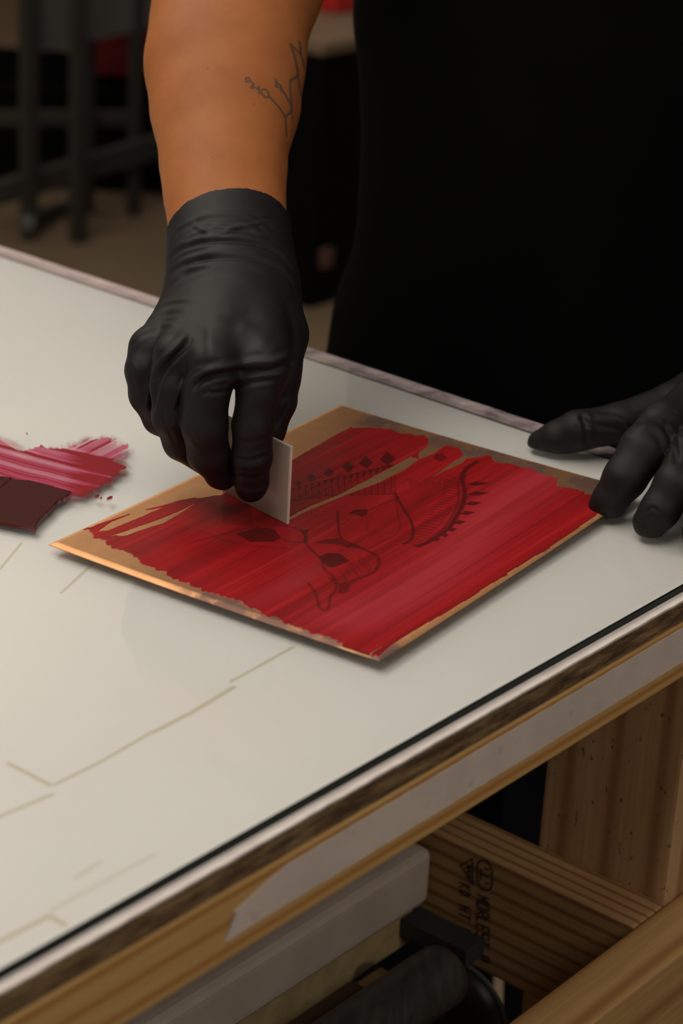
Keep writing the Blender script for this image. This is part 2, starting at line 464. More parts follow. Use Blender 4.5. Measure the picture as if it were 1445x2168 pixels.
def top_layer(name, A, B, Z, m, jag=0.0):
    """board layer whose edges are slightly chipped"""
    P = []
    def side(p, q, n):
        for i in range(n):
            t = i / n; P.append((p[0] + (q[0] - p[0]) * t, p[1] + (q[1] - p[1]) * t))
    side((A[0], B[0]), (A[1], B[0]), 260); side((A[1], B[0]), (A[1], B[1]), 20)
    side((A[1], B[1]), (A[0], B[1]), 20); side((A[0], B[1]), (A[0], B[0]), 200)
    r = random.Random(5); ph = [r.uniform(0, 6) for _ in range(6)]
    V = []
    for i, (a, b) in enumerate(P):
        j = jag * (math.sin(i * .9 + ph[0]) * .5 + math.sin(i * 2.3 + ph[1]) * .4 + r.uniform(-.6, .6))
        a2 = a + (j if abs(a - A[0]) < 1e-6 else 0); b2 = b + (j if abs(b - B[0]) < 1e-6 else 0)
        V.append((a2, b2))
    n = len(V); vs = [W(a, b, Z[0]) - bctr for a, b in V] + [W(a, b, Z[1]) - bctr for a, b in V]
    F = [tuple(range(n, 2 * n))[::-1], tuple(range(n))] + [(i, (i + 1) % n, n + (i + 1) % n, n + i) for i in range(n)]
    me = mesh_np(name, vs, F); bm = bmesh.new(); bm.from_mesh(me); bmesh.ops.recalc_face_normals(bm, faces=bm.faces); bm.to_mesh(me); bm.free()
    o = link(name, me, m, smooth=False); o.parent = table; o.location = Vector(tuple(bctr)) - wloc(table); return o
tag(top_layer('laminate_top', (-.020, LA), (-.0060, LB), (BZ - .0014, BZ), lam, .00025), 'white board surface with yellowed seams')
beam('chipboard_core', M['chip'], table, (-.0185, LA), (-.0052, LB), (TOP - .0208, BZ - .0013), 'a', .0008)
for (A, B, ax) in (((-.018, LA), (-.0055, .0805), 'a'), ((-.018, LA), (LB - .089, LB), 'a'), ((-.018, .071), (.082, LB - .09), 'b'), ((LA - .089, LA), (.082, LB - .09), 'b')):
    beam('apron', M['pine'], table, A, B, (TOP - .061, TOP - .0213), ax, .003, 3)
for (A, B) in (((-.018, .0565), (.0305, .135)), ((LA - .089, LA), (.0305, .135)), ((-.018, .0565), (LB - .13, LB - .04)), ((LA - .089, LA), (LB - .13, LB - .04))):
    beam('leg', M['pine_leg'], table, A, B, (0, TOP - .0615), 'z', .004, 3)
beam('rail', M['pine_rail'], table, (-.018, LA), (-.008, .030), (.530, .626), 'a', .003, 3)
beam('rail', M['pine_rail'], table, (-.018, LA), (LB - .04, LB), (.537, .626), 'a', .003, 3)
brace = beam('stretcher', M['pine_brace'], table, (.057, .095), (.0305, LB - .041), (.534, .626), 'b', .003, 3)
beam('stretcher', M['pine_brace'], table, (LA - .127, LA - .090), (.0305, LB - .041), (.537, .626), 'b', .003, 3)
beam('shelf', mat('dark_plywood', (.10, .065, .035), .7), table, (.165, LA - .13), (.048, LB - .05), (.521, .533), 'a', .001)
beam('ledger', M['pine_rail'], table, (.06, .160), (.125, .26), (.447, .4645), 'b', .002)
# mill stamp on the stretcher: drawn as thin ink strokes on the face that looks into the room
inkm = mat('stamp_ink', (.012, .010, .008), .8)
def face_pt(px, py): return ata(px, py, .0956)
def ink_strokes(name, polys, hw, m, parent, fp, nrm):
    V = []; F = []
    for pl in polys:
        P = [fp(*p) for p in pl]
        for i in range(len(P) - 1):
            d = P[i + 1] - P[i]; L = np.linalg.norm(d)
            if L < 1e-6: continue
            d = d / L; s = np.cross(nrm, d) * hw; e = d * hw * .7; k = len(V)
            top = nrm * .00025
            for q in (P[i] - e - s, P[i] - e + s, P[i + 1] + e + s, P[i + 1] + e - s): V += [q, q + top]
            F += [(k + 1, k + 3, k + 5, k + 7), (k, k + 2, k + 3, k + 1), (k + 2, k + 4, k + 5, k + 3), (k + 4, k + 6, k + 7, k + 5), (k + 6, k, k + 1, k + 7)]
    return link(name, mesh_np(name, V, F), m, parent, smooth=False)
GL = {'A': [[(0, 0), (.5, 1), (1, 0)], [(.2, .4), (.8, .4)]], 'D': [[(0, 0), (0, 1), (.7, .8), (.7, .2), (0, 0)]], 'E': [[(1, 0), (0, 0), (0, 1), (1, 1)], [(0, .5), (.8, .5)]],
      'H': [[(0, 0), (0, 1)], [(1, 0), (1, 1)], [(0, .5), (1, .5)]], 'I': [[(.5, 0), (.5, 1)]], 'K': [[(0, 0), (0, 1)], [(1, 1), (0, .5), (1, 0)]],
      'L': [[(0, 1), (0, 0), (1, 0)]], 'M': [[(0, 0), (0, 1), (.5, .4), (1, 1), (1, 0)]], 'O': [[(0, 0), (0, 1), (1, 1), (1, 0), (0, 0)]], 'P': [[(0, 0), (0, 1), (1, 1), (1, .5), (0, .5)]],
      'R': [[(0, 0), (0, 1), (1, 1), (1, .5), (0, .5), (1, 0)]], 'S': [[(1, 1), (0, 1), (0, .5), (1, .5), (1, 0), (0, 0)]], 'T': [[(0, 1), (1, 1)], [(.5, 1), (.5, 0)]],
      'U': [[(0, 1), (0, 0), (1, 0), (1, 1)]], 'N': [[(0, 0), (0, 1), (1, 0), (1, 1)]], ' ': [], '.': [[(.4, 0), (.6, 0)]]}
def lettering(txt, x0, y0, adv, cw, ch):
    """characters running down the timber, tops to the right"""
    out = []
    for i, c in enumerate(txt):
        for pl in GL[c]:
            out.append([(x0 + q[1] * ch, y0 + i * adv + q[0] * cw + q[1] * ch * .42) for q in pl])
    return out
st = lettering('MORLEST P', 1010, 1893, 15.5, 10, 25) + lettering('KD HT N U', 973, 1868, 15.5, 10, 22)
st += [[(975, 1832), (1000, 1818), (1001, 1872), (975, 1832)], [(986, 1838), (998, 1834)], [(988, 1846), (999, 1845)], [(989, 1852), (999, 1858)], [(992, 1832), (993, 1858)]]
ov = [(1026 + 16 * math.copysign(abs(math.cos(t)) ** .7, math.cos(t)), 1853 + 31 * math.copysign(abs(math.sin(t)) ** .8, math.sin(t)) + 6 * math.cos(t)) for t in np.linspace(0, 2 * math.pi, 28)]
st += [ov, [(1018, 1840), (1018, 1862)], [(1018, 1850), (1034, 1857)], [(1026, 1838), (1034, 1842)], [(1026, 1868), (1034, 1872)]]
ink_strokes('mill_stamp', st, .00042, inkm, table, face_pt, EN)
# strip of masking tape along the apron, torn at its left end
def tape():
    b = -.0057; V = []; F = []; n = 90
    a1 = .54; a0 = -.01; nrm = -EF
    for i in range(n + 1):
        t = i / n; a = a0 + (a1 - a0) * t; j = .00012 * math.sin(i * 1.7) + random.uniform(-.00015, .00015)
        zt = TOP - .0232 - .0028 * t + j; zb = TOP - .0485 + random.uniform(-.0003, .0003)
        if t > .925: zt -= (t - .925) / .075 * .010
        if t > .985: zb += .0
        for z in (zb, zt): V.append(W(a - (.008 if (i == n and z == zt) else 0), b, z)); V.append(W(a - (.008 if (i == n and z == zt) else 0), b, z) + nrm * .0004)
    for i in range(n):
        k = i * 4; F += [(k + 1, k + 3, k + 7, k + 5), (k + 2, k + 6, k + 7, k + 3), (k, k + 1, k + 5, k + 4)]
    F.append((4 * n, 4 * n + 1, 4 * n + 3, 4 * n + 2))
    me = mesh_np('tape', V, F); bm = bmesh.new(); bm.from_mesh(me); bmesh.ops.recalc_face_normals(bm, faces=bm.faces); bm.to_mesh(me); bm.free()
    return me
tag(link('tape_strip', tape(), M['tape'], table, smooth=False), 'grey-white masking tape strip, torn at its end')

# ---------------- the glass sheet
gtop = bpy.data.materials.new('clear_glass'); gtop.use_nodes = True; nt = gtop.node_tree; nt.nodes.clear()
out = N(gtop, 'ShaderNodeOutputMaterial'); tr = N(gtop, 'ShaderNodeBsdfTransparent'); tr.inputs[0].default_value = (.965, .975, .96, 1)
gl = N(gtop, 'ShaderNodeBsdfGlossy'); gl.inputs['Roughness'].default_value = .06
fr = N(gtop, 'ShaderNodeFresnel'); fr.inputs[0].default_value = 1.5; ms = N(gtop, 'ShaderNodeMixShader')
LK(gtop, fr.outputs[0], ms.inputs[0]); LK(gtop, tr.outputs[0], ms.inputs[1]); LK(gtop, gl.outputs[0], ms.inputs[2]); LK(gtop, ms.outputs[0], out.inputs[0])
gbot = bpy.data.materials.new('clear_glass_underside'); gbot.use_nodes = True; nt = gbot.node_tree; nt.nodes.clear()
out = N(gbot, 'ShaderNodeOutputMaterial'); tr = N(gbot, 'ShaderNodeBsdfTransparent'); tr.inputs[0].default_value = (1, 1, 1, 1); LK(gbot, tr.outputs[0], out.inputs[0])
gedge = mat('dark_green_glass_edge', (.004, .010, .008), .4, spec=.15)
_o = gedge.node_tree.nodes['Material Output']; _g = N(gedge, 'ShaderNodeNewGeometry'); _t = N(gedge, 'ShaderNodeBsdfTransparent'); _m = N(gedge, 'ShaderNodeMixShader')
LK(gedge, _g.outputs['Backfacing'], _m.inputs[0]); LK(gedge, BS(gedge).outputs[0], _m.inputs[1]); LK(gedge, _t.outputs[0], _m.inputs[2]); LK(gedge, _m.outputs[0], _o.inputs[0])
def glass():
    A = (0.0, LA - .01); B = (0.0, LB - .01); gb = .0007
    V = []; z0, z1 = BZ + .0001, TOP
    for (z, i) in ((z0, 0), (z1 - gb, 0), (z1, gb)):
        for a, b in ((A[0] + i, B[0] + i), (A[1] - i, B[0] + i), (A[1] - i, B[1] - i), (A[0] + i, B[1] - i)): V.append(W(a, b, z))
    F = [(8, 9, 10, 11), (3, 2, 1, 0)]
    for k in (0, 4):
        for i in range(4): F.append((k + i, k + (i + 1) % 4, k + 4 + (i + 1) % 4, k + 4 + i))
    me = mesh_np('glass', V, F); bm = bmesh.new(); bm.from_mesh(me); bmesh.ops.recalc_face_normals(bm, faces=bm.faces); bm.to_mesh(me); bm.free()
    o = link('glass_sheet', me, [gtop, gbot, gedge], smooth=False)
    for p in me.polygons:
        p.material_index = 0 if p.normal.z > .9 else (1 if p.normal.z < -.9 else 2)
    return tag(o, 'clear glass sheet with dark green edge covering the white benchtop', 'glass')
glass()

# ================================================================ COPPER PLATE with red ink
PZ = TOP + .0019
pc = [atz(108, 1157, PZ), atz(808, 1405, PZ), atz(1347, 1040, PZ), atz(715, 858, PZ)]   # L, B, R, T
ctr = sum(pc) / 4
ES = (pc[1] - pc[0]) + (pc[2] - pc[3]); ES /= np.linalg.norm(ES)
ET = np.array([-ES[1], ES[0], 0]);
if ET @ (pc[3] - pc[0]) < 0: ET = -ET
SW = .5 * ((pc[1] - pc[0]) @ ES + (pc[2] - pc[3]) @ ES); TH = .5 * ((pc[3] - pc[0]) @ ET + (pc[2] - pc[1]) @ ET)
P0 = ctr - ES * SW / 2 - ET * TH / 2
def bow(s, t): return .0011 * ((2 * s / SW - 1) ** 2 + (2 * t / TH - 1) ** 2)
def st_(px, py):
    q = atz(px, py, PZ + .001) - P0; return float(q @ ES), float(q @ ET)
plate = empty('copper_plate', P0 + ES * SW / 2 + ET * TH / 2 - np.array([0, 0, PZ - TOP]), 'square-cornered sheet of copper coated with red ink, lying in the middle of the glass', 'printing plate')
cop = mat('copper', (.80, .47, .27), .45, 1.0)
n1 = noise(cop, coords(cop), 42, 5, .6, .4); n2 = noise(cop, coords(cop), 150, 3)
# tarnish / rubbed-in grey plate tone along two sides (a stain of the metal, in plate coordinates)
otc = N(cop, 'ShaderNodeTexCoord').outputs['Object']
ctrp = ctr - np.array([0, 0, PZ - TOP])
ts = mth(cop, 'ADD', vmth(cop, 'DOT_PRODUCT', otc, ES).outputs['Value'], SW / 2)
tt = mth(cop, 'ADD', vmth(cop, 'DOT_PRODUCT', otc, ET).outputs['Value'], TH / 2)
band_t = ramp(cop, tt, [(TH - .034, g(0)), (TH - .020, g(1))])
band_s = ramp(cop, ts, [(.020, g(0)), (.030, g(1))])
band_n = ramp(cop, tt, [(.018, g(1)), (.030, g(0))])
band_l = ramp(cop, ts, [(.085, g(0)), (.11, g(1))])
bd = mth(cop, 'MAXIMUM', mth(cop, 'MULTIPLY', band_t, band_s), mth(cop, 'MULTIPLY', band_n, band_l))
blot = ramp(cop, n1, [(.42, g(.25)), (.52, g(.85))])
tar = mth(cop, 'MULTIPLY', bd, blot)
cc = mix(cop, tar, ramp(cop, n2, [(.3, (.78, .42, .21)), (.7, (.84, .48, .25))]), (.26, .16, .15))
LK(cop, cc, BS(cop).inputs['Base Color'])
rr = mth(cop, 'MULTIPLY_ADD', tar, .14, .44); em = mth(cop, 'MINIMUM', mth(cop, 'MINIMUM', ts, mth(cop, 'SUBTRACT', SW, ts)), mth(cop, 'MINIMUM', tt, mth(cop, 'SUBTRACT', TH, tt)))
filed = mth(cop, 'LESS_THAN', em, .0040)                 # the filed bevel is rougher than the polished face
rr = mth(cop, 'MULTIPLY_ADD', filed, .22, rr); LK(cop, rr, BS(cop).inputs['Roughness'])
def plate_mesh():
    ss = [0, .0004, .0011, .0022, .0036, .0044] + list(np.linspace(.012, SW - .012, 22)) + [SW - x for x in (.0044, .0036, .0022, .0011, .0004, 0)]
    tt_ = [0, .0004, .0011, .0022, .0036, .0044] + list(np.linspace(.012, TH - .012, 30)) + [TH - x for x in (.0044, .0036, .0022, .0011, .0004, 0)]
    def prof(e): return -.0015 * (1 - min(e / .0036, 1)) ** 1.6
    V = []; n, m = len(ss), len(tt_)
    for s in ss:
        for t in tt_:
            e = min(s, SW - s, t, TH - t); V.append(P0 + ES * s + ET * t + np.array([0, 0, prof(e) + bow(s, t)]))
    k = n * m
    for s in ss:
        for t in tt_: V.append(P0 + ES * s + ET * t + np.array([0, 0, -.0018 + bow(s, t)]))
    F = []
    for i in range(n - 1):
        for j in range(m - 1):
            a = i * m + j; F.append((a, a + m, a + m + 1, a + 1)); F.append((k + a, k + a + 1, k + a + m + 1, k + a + m))
    for i in range(n - 1):
        a = i * m; F.append((a, k + a, k + a + m, a + m)); a = i * m + m - 1; F.append((a, a + m, k + a + m, k + a))
    for j in range(m - 1):
        a = j; F.append((a, a + 1, k + a + 1, k + a)); a = (n - 1) * m + j; F.append((a, k + a, k + a + 1, a + 1))
    me = mesh_np('plate', [v - ctrp for v in V], F); bm = bmesh.new(); bm.from_mesh(me); bmesh.ops.recalc_face_normals(bm, faces=bm.faces); bm.to_mesh(me); bm.free(); return me
o = link('plate_metal', plate_mesh(), cop, plate); o.location = (0, 0, 0)

# --- ink film: relief grid, painted with the strokes of the card and the lines of the etching below
def Z4(p): return (100 + p[0] / 1.2042, 840 + p[1] / 1.2042)
def Z5(p): return (600 + p[0] / 3.1413, 850 + p[1] / 3.1404)
HS = .00042
gs = np.arange(.001, SW - .001, HS); gt = np.arange(.001, TH - .001, HS)
GS, GT = np.meshgrid(gs, gt, indexing='ij')
def poly_mask(S, T, P):
    ins = np.zeros(S.shape, bool); n = len(P)
    for i in range(n):
        a, b = P[i], P[(i + 1) % n]
        if a[1] == b[1]: continue
        c = ((a[1] > T) != (b[1] > T)) & (S < (b[0] - a[0]) * (T - a[1]) / (b[1] - a[1]) + a[0]); ins ^= c
    return ins
def snoise1(x, freq, seed):
    r = np.random.default_rng(seed); n = int(x.max() * freq) + 4; v = r.uniform(-1, 1, n); y = (x - x.min()) * freq
    i = np.clip(y.astype(int), 0, n - 2); f = y - i; f = f * f * (3 - 2 * f); return v[i] * (1 - f) + v[i + 1] * f
def vnoise(S, T, fs, ft, seed):
    r = np.random.default_rng(seed); ns = int((S.max() - S.min()) * fs) + 4; nt_ = int((T.max() - T.min()) * ft) + 4; v = r.uniform(-1, 1, (ns, nt_))
    x = (S - S.min()) * fs; y = (T - T.min()) * ft; i = np.clip(x.astype(int), 0, ns - 2); j = np.clip(y.astype(int), 0, nt_ - 2)
    fx = x - i; fy = y - j; fx = fx * fx * (3 - 2 * fx); fy = fy * fy * (3 - 2 * fy)
    return (v[i, j] * (1 - fx) + v[i + 1, j] * fx) * (1 - fy) + (v[i, j + 1] * (1 - fx) + v[i + 1, j + 1] * fx) * fy
# warp coverage edges: ends of strokes are ragged along t (the direction the card travelled)
rag = .0016 * snoise1(GS, 420, 1) + .0022 * snoise1(GS, 150, 2) + .0007 * vnoise(GS, GT, 900, 200, 3)
Te = GT + rag; Se = GS + .0004 * vnoise(GS, GT, 100, 60, 4)
cover = poly_mask(Se, Te, [st_(*p) for p in [(176, 1124), (270, 1090), (380, 1060), (470, 1046), (560, 1000), (615, 976), (680, 938), (742, 905), (830, 912), (907, 928), (906, 943), (887, 955), (884, 973), (918, 959), (944, 942), (979, 949), (981, 962), (968, 974), (990, 970), (1036, 965), (1038, 976),
        (1100, 985), (1180, 1014), (1178, 1030), (1246, 1047), (1275, 1056), (1270, 1085), (1230, 1112), (1150, 1165), (1038, 1236), (930, 1305), (836, 1362), (800, 1392), (770, 1386), (731, 1370), (660, 1340), (600, 1316), (540, 1290), (455, 1255), (382, 1232), (291, 1187), (212, 1146), (190, 1128)]])
bare = np.zeros_like(cover)
for P in ([(205, 1128), (236, 1106), (290, 1084), (350, 1072), (300, 1095), (235, 1122)], [(222, 1140), (262, 1128), (340, 1098), (420, 1062), (350, 1105), (270, 1134)], [(215, 1103), (290, 1066), (390, 1040), (300, 1080)],
          [(608, 1094), (660, 1066), (721, 1043), (759, 1022), (823, 990), (870, 965), (884, 973), (855, 993), (804, 1019), (711, 1054), (655, 1078), (612, 1099)], [(969, 971), (987, 971), (979, 980), (944, 994), (912, 1011)]):
    bare |= poly_mask(Se, Te, [st_(*p) for p in P])
cover &= ~bare
thin = vnoise(GS, GT, 900, 14, 9)
cover &= ~((thin > .75) & (np.minimum(GS, SW - GS) < .012))
def lines(pl, amp, wpx, n=6, taper=True):
    sp = [st_(*p) for p in spline(pl, n)] if len(pl) > 2 else [st_(*p) for p in pl]
    wd = wpx * .00021; lo = np.min(sp, 0) - 4 * wd; hi = np.max(sp, 0) + 4 * wd
    i0, i1 = np.searchsorted(gs, [lo[0], hi[0]]); j0, j1 = np.searchsorted(gt, [lo[1], hi[1]])
    if i1 <= i0 or j1 <= j0: return
    X, Y = GS[i0:i1, j0:j1], GT[i0:i1, j0:j1]; dm = np.full(X.shape, 1e9)
    for i in range(len(sp) - 1): dm = np.minimum(dm, seg_dist(X, Y, sp[i], sp[i + 1])[0])
    D[i0:i1, j0:j1] = np.maximum(D[i0:i1, j0:j1], amp * np.clip(1.5 - dm / wd, 0, 1))
def fill(P, amp):
    D[:] = np.maximum(D, amp * poly_mask(GS, GT, [st_(*p) for p in P]))
D = np.zeros_like(GS)
z5 = lambda L: [Z5(p) for p in L]
for (x, y, r_) in ((30, 575, 16), (100, 540, 20), (185, 503, 26), (300, 470, 28), (430, 430, 34), (548, 402, 38), (692, 378, 42)):
    r_ *= 1.3; fill(z5([(x - r_, y + 4), (x - r_ * .1, y - r_ * .85), (x + r_, y - 2), (x + r_ * .1, y + r_ * .85)]), .7)
for i in range(17):
    x = 20 + i * 43; y = 590 - i * 9.6; s = 14 + i * .8
    fill(z5([(x - s, y - s * .6), (x + s, y - s * .9), (x, y + s)]), .8)
    lines(z5([(x - 6, y + s * .4), (x - 2 + i * .5, y + 60), (x + 6, 650 - i * 3)]), .55, 3.2)
    lines(z5([(x + s, y), (x + s + 4, 640 - i * 2.5)]), .35, 2.2)
lines(z5([(30, 655), (150, 640), (250, 622), (360, 612), (500, 608), (620, 610), (740, 608)]), .65, 4)
lines(z5([(0, 640), (100, 650), (250, 600)]), .6, 3)
lines(z5([(1290, 395), (1210, 450), (1190, 520), (1205, 600), (1190, 680), (1160, 740), (1110, 820), (1040, 880), (960, 930), (890, 958)]), .85, 7)
lines(z5([(1180, 470), (1160, 560), (1165, 640), (1130, 740), (1060, 840), (960, 915)]), .5, 4)
for i in range(26):
    t = i / 25; x = 1195 - 300 * t ** 1.6; y = 520 + 430 * t ** .95
    lines(z5([(x, y), (x - 60 - 40 * math.sin(t * 9), y - 14), (x - 110, y - 34 + 20 * t)]), .5, 2.6)
    lines(z5([(x - 140, y - 60), (x - 260 + 90 * t, y - 90)]), .28, 2.4)
for (x, y, l) in ((1290, 545, 85), (1290, 610, 80), (1262, 675, 62), (1222, 738, 52), (1172, 800, 44), (1122, 848, 36), (1075, 885, 26), (1020, 915, 20)):
    fill(z5([(x - l, y + 4), (x - l * .2, y - 16), (x + l, y - 6), (x, y + 13)]), .75)
lines(z5([(740, 600), (770, 660), (812, 725), (848, 790), (862, 860), (848, 910), (800, 940)]), .75, 4.5)
lines(z5([(742, 450), (738, 540), (742, 620), (752, 700), (762, 860), (560, 858)]), .4, 2.6)
lines(z5([(560, 858), (556, 800), (600, 770)]), .35, 2.2)
fill(z5([(430, 735), (470, 712), (560, 708), (556, 745), (520, 758), (478, 742)]), .75)
lines(z5([(360, 725), (362, 800), (372, 880), (410, 920), (480, 955), (600, 1002)]), .6, 4)
lines(z5([(360, 820), (420, 790), (450, 760), (560, 715), (740, 640)]), .45, 3)
lines(z5([(175, 680), (182, 725), (210, 755), (330, 735)]), .35, 2.6)
lines(z5([(380, 900), (470, 950), (560, 970), (700, 900), (840, 850)]), .35, 4)
fill(z5([(100, 840), (140, 850), (175, 838), (150, 880), (155, 935), (130, 935), (135, 885)]), .75)
lines(z5([(140, 930), (190, 985), (250, 1045), (270, 1110), (330, 1160), (350, 1240), (310, 1300), (300, 1370), (270, 1392), (235, 1360), (215, 1280), (165, 1205)]), .55, 4)
lines(z5([(150, 925), (100, 930), (0, 915), (-100, 880), (-200, 860)]), .5, 4)
fill(z5([(190, 935), (280, 912), (375, 900), (480, 940), (520, 975), (420, 960), (330, 940)]), .6)
fill(z5([(232, 1025), (290, 1000), (375, 1005), (440, 1055), (335, 1097), (288, 1092)]), .95)
lines(z5([(480, 945), (560, 985), (615, 1020), (636, 1060), (610, 1120), (560, 1150), (480, 1180), (430, 1210), (425, 1255), (380, 1270), (370, 1220), (310, 1170)]), .55, 5)
for i in range(18):
    a = i / 17; x = 380 + 200 * a; y = 1120 - 90 * a + 40 * math.sin(i)
    lines(z5([(x, y), (x + 25, y + 42)]), .32, 2.6)
fill(z5([(370, 1210), (420, 1185), (428, 1240), (395, 1275)]), .5)
fill(z5([(1010, 350), (1060, 345), (1090, 375), (1050, 400), (1000, 385)]), .55)
for i in range(14):
    lines(z5([(790 + i * 26, 540 - (i % 3) * 16), (830 + i * 26, 500 + (i % 4) * 12), (850 + i * 24, 560)]), .32, 2.8)
fill([(500, 1128), (545, 1115), (580, 1118), (594, 1134), (580, 1145), (530, 1146)], .7)
fill([(470, 1075), (530, 1060), (535, 1110), (470, 1108)], .35)
lines([(400, 1150), (470, 1130), (560, 1110), (640, 1120), (650, 1150)], .4, 4)
lines([(420, 1120), (500, 1150), (620, 1160)], .25, 4)
D = np.clip(D, 0, 1)
streak = .55 * vnoise(GS, GT, 260, 9, 11) + .35 * vnoise(GS, GT, 800, 16, 12) + .3 * vnoise(GS, GT, 90, 5, 13)
# pale pinkish streak band where the ink is dragged thin, nearest the long right-hand side
sb = GS / SW
pale = np.clip(np.exp(-((sb - .80 - .05 * np.sin(GT * 18)) / .075) ** 2) * (.9 + .5 * streak), 0, 1) * np.clip(GT / .03, 0, 1)
pale = np.maximum(pale, .5 * np.clip(streak - .45, 0, 1) * 2 * (sb > .3))
pale = np.maximum(pale, .45 * np.exp(-((sb - .60) / .03) ** 2) * np.exp(-((GT - .05) / .05) ** 2))
c_deep = np.array([.215, .006, .007]); c_mid = np.array([.36, .008, .012]); c_pale = np.array([.38, .028, .040]); c_dark = np.array([.05, .004, .004])
k = np.clip(.5 + .9 * streak, 0, 1)[..., None]
colr = c_deep * (1 - k) + c_mid * k
colr = colr * (1 - pale[..., None]) + c_pale * pale[..., None]
D = np.clip(D * 1.15, 0, .82)
colr = colr * (1 - D[..., None]) + c_dark * D[..., None]
thick = .00016 + .00010 * streak - .00004 * pale
cf = cover.astype(float)
for _ in range(2):
    cf[1:-1, 1:-1] = (cf[1:-1, 1:-1] * 2 + cf[:-2, 1:-1] + cf[2:, 1:-1] + cf[1:-1, :-2] + cf[1:-1, 2:]) / 6
hgt = np.where(cf > .5, np.maximum(thick, .00004) * np.clip((cf - .5) * 5, .1, 1) + .00002, -.0004 + .0008 * cf - .00002)
edge = np.exp(-((cf - .75) / .15) ** 2); hgt += edge * .00012 * (cf > .5)
def grid_mesh(name, Vg, keep, col, alpha=None):
    n, m = Vg.shape[:2]; ids = np.arange(n * m).reshape(n, m)
    kf = keep[:-1, :-1] | keep[1:, :-1] | keep[:-1, 1:] | keep[1:, 1:]
    Q = np.stack([ids[:-1, :-1], ids[1:, :-1], ids[1:, 1:], ids[:-1, 1:]], -1)[kf]
    used = np.unique(Q); re = np.full(n * m, -1); re[used] = np.arange(len(used)); Q = re[Q]
    V = Vg.reshape(-1, 3)[used]
    a, b, c = V[Q[0, 0]], V[Q[0, 1]], V[Q[0, 2]]
    if np.cross(b - a, c - a)[2] < 0: Q = Q[:, ::-1]
    me = quads_np(name, V, Q)
    at = me.color_attributes.new('ink', 'FLOAT_COLOR', 'POINT')
    C4 = np.ones((len(used), 4), np.float32); C4[:, :3] = col.reshape(-1, 3)[used]
    if alpha is not None: C4[:, 3] = alpha.reshape(-1)[used]
    at.data.foreach_set('color', C4.ravel()); return me
Vg = P0 + GS[..., None] * ES + GT[..., None] * ET; Vg[..., 2] = PZ + bow(GS, GT) + hgt
inkmat = mat('red_ink', (.5, .01, .01), .45, coat=.08, coat_r=.15, spec=.22)
at = N(inkmat, 'ShaderNodeVertexColor', layer_name='ink'); LK(inkmat, at.outputs['Color'], BS(inkmat).inputs['Base Color'])
ink = link('ink_coating', grid_mesh('ink_coating', Vg, cf > .35, colr), inkmat, plate)
tag(ink, 'wiped red ink film over the etched design')

# ================================================================ INK SMEAR on the glass, left
def Z6(p): return (p[0] / 4.516, 880 + p[1] / 4.516)
sx = np.arange(-150, 300, .9); sy = np.arange(900, 1150, .9)
PX, PY = np.meshgrid(sx, sy, indexing='ij')
def pmask_px(P): return poly_mask(PX, PY, P)
rg = 2.2 * vnoise(PX, PY, .25, .10, 21) + 1.2 * vnoise(PX, PY, .6, .6, 22)
def soft(mask, it):
    f = mask.astype(float)
    for _ in range(it):
        f[1:-1, 1:-1] = (f[1:-1, 1:-1] + f[:-2, 1:-1] + f[2:, 1:-1] + f[1:-1, :-2] + f[1:-1, 2:]) / 5
    return f
def rag_mask(P, s=1.0): return poly_mask(PX + rg * s, PY + rg * .6 * s, P)
pinkP = [Z6(p) for p in [(-700, 120), (-300, 190), (0, 235), (60, 270), (180, 345), (300, 325), (400, 282), (430, 310), (600, 322), (660, 292), (740, 290), (820, 228), (860, 240), (930, 222), (1075, 205), (1050, 250), (1125, 250), (1110, 290),
      (1225, 262), (1215, 310), (1130, 370), (1170, 390), (1060, 440), (1213, 488), (1090, 580), (1030, 640), (905, 710), (830, 745), (770, 770), (680, 760), (430, 690), (290, 655), (100, 630), (0, 650), (-700, 640)]]
haloP = [Z6(p) for p in [(-700, 60), (-200, 130), (0, 200), (160, 260), (260, 330), (600, 300), (820, 215), (1080, 205), (1230, 280), (1260, 340), (1180, 420), (1240, 490), (1200, 560), (1060, 660), (900, 740), (820, 800), (700, 830), (600, 800), (-700, 700)]]
slabP = [Z6(p) for p in [(-700, 560), (-300, 600), (80, 622), (160, 645), (290, 655), (430, 692), (560, 728), (685, 758), (640, 800), (600, 830), (520, 880), (500, 915), (410, 990), (350, 1070), (340, 1112), (200, 1088), (0, 1048), (-300, 1000), (-700, 960)]]
mp = rag_mask(pinkP, 1.3); mh = soft(rag_mask(haloP, 2.5), 14); msl = soft(rag_mask(slabP, .5), 2)
mpf = soft(mp, 3)
# streak coordinate: strokes run down-right with a slight curve
wv = PY - (PX * .27 - .0002 * (PX - 60) ** 2)
stk = .6 * snoise1(wv, .22, 31) + .4 * snoise1(wv + 3 * vnoise(PX, PY, .02, .02, 3), .6, 32)
wv2 = PY + PX * .52; stk2 = .6 * snoise1(wv2, .2, 33) + .4 * snoise1(wv2, .55, 34)
upper = np.clip((PX * .27 + 905 - PY + 10) / 14, 0, 1) * np.clip((PX - 140) / 30, 0, 1)
sk = stk * (1 - upper) + stk2 * upper
body = np.clip(.5 + .95 * sk + .75 * np.clip((PX - 135) / 60, 0, 1) * np.clip((PY - 955 - (PX - 190) * .2) / 18, 0, 1), 0, 1)
c_pinkl = np.array([.60, .27, .33]); c_pink = np.array([.52, .07, .16]); c_red = np.array([.26, .012, .02])
cs = c_pinkl * 0 + np.where(body[..., None] < .5, c_pinkl * (1 - body[..., None] * 2) + c_pink * body[..., None] * 2, c_pink * (2 - 2 * body[..., None]) + c_red * (2 * body[..., None] - 1))
c_slab = np.array([.050, .007, .005]); wS = np.clip((msl - .4) * 5, 0, 1)[..., None]; cs = cs * (1 - wS) + c_slab * wS
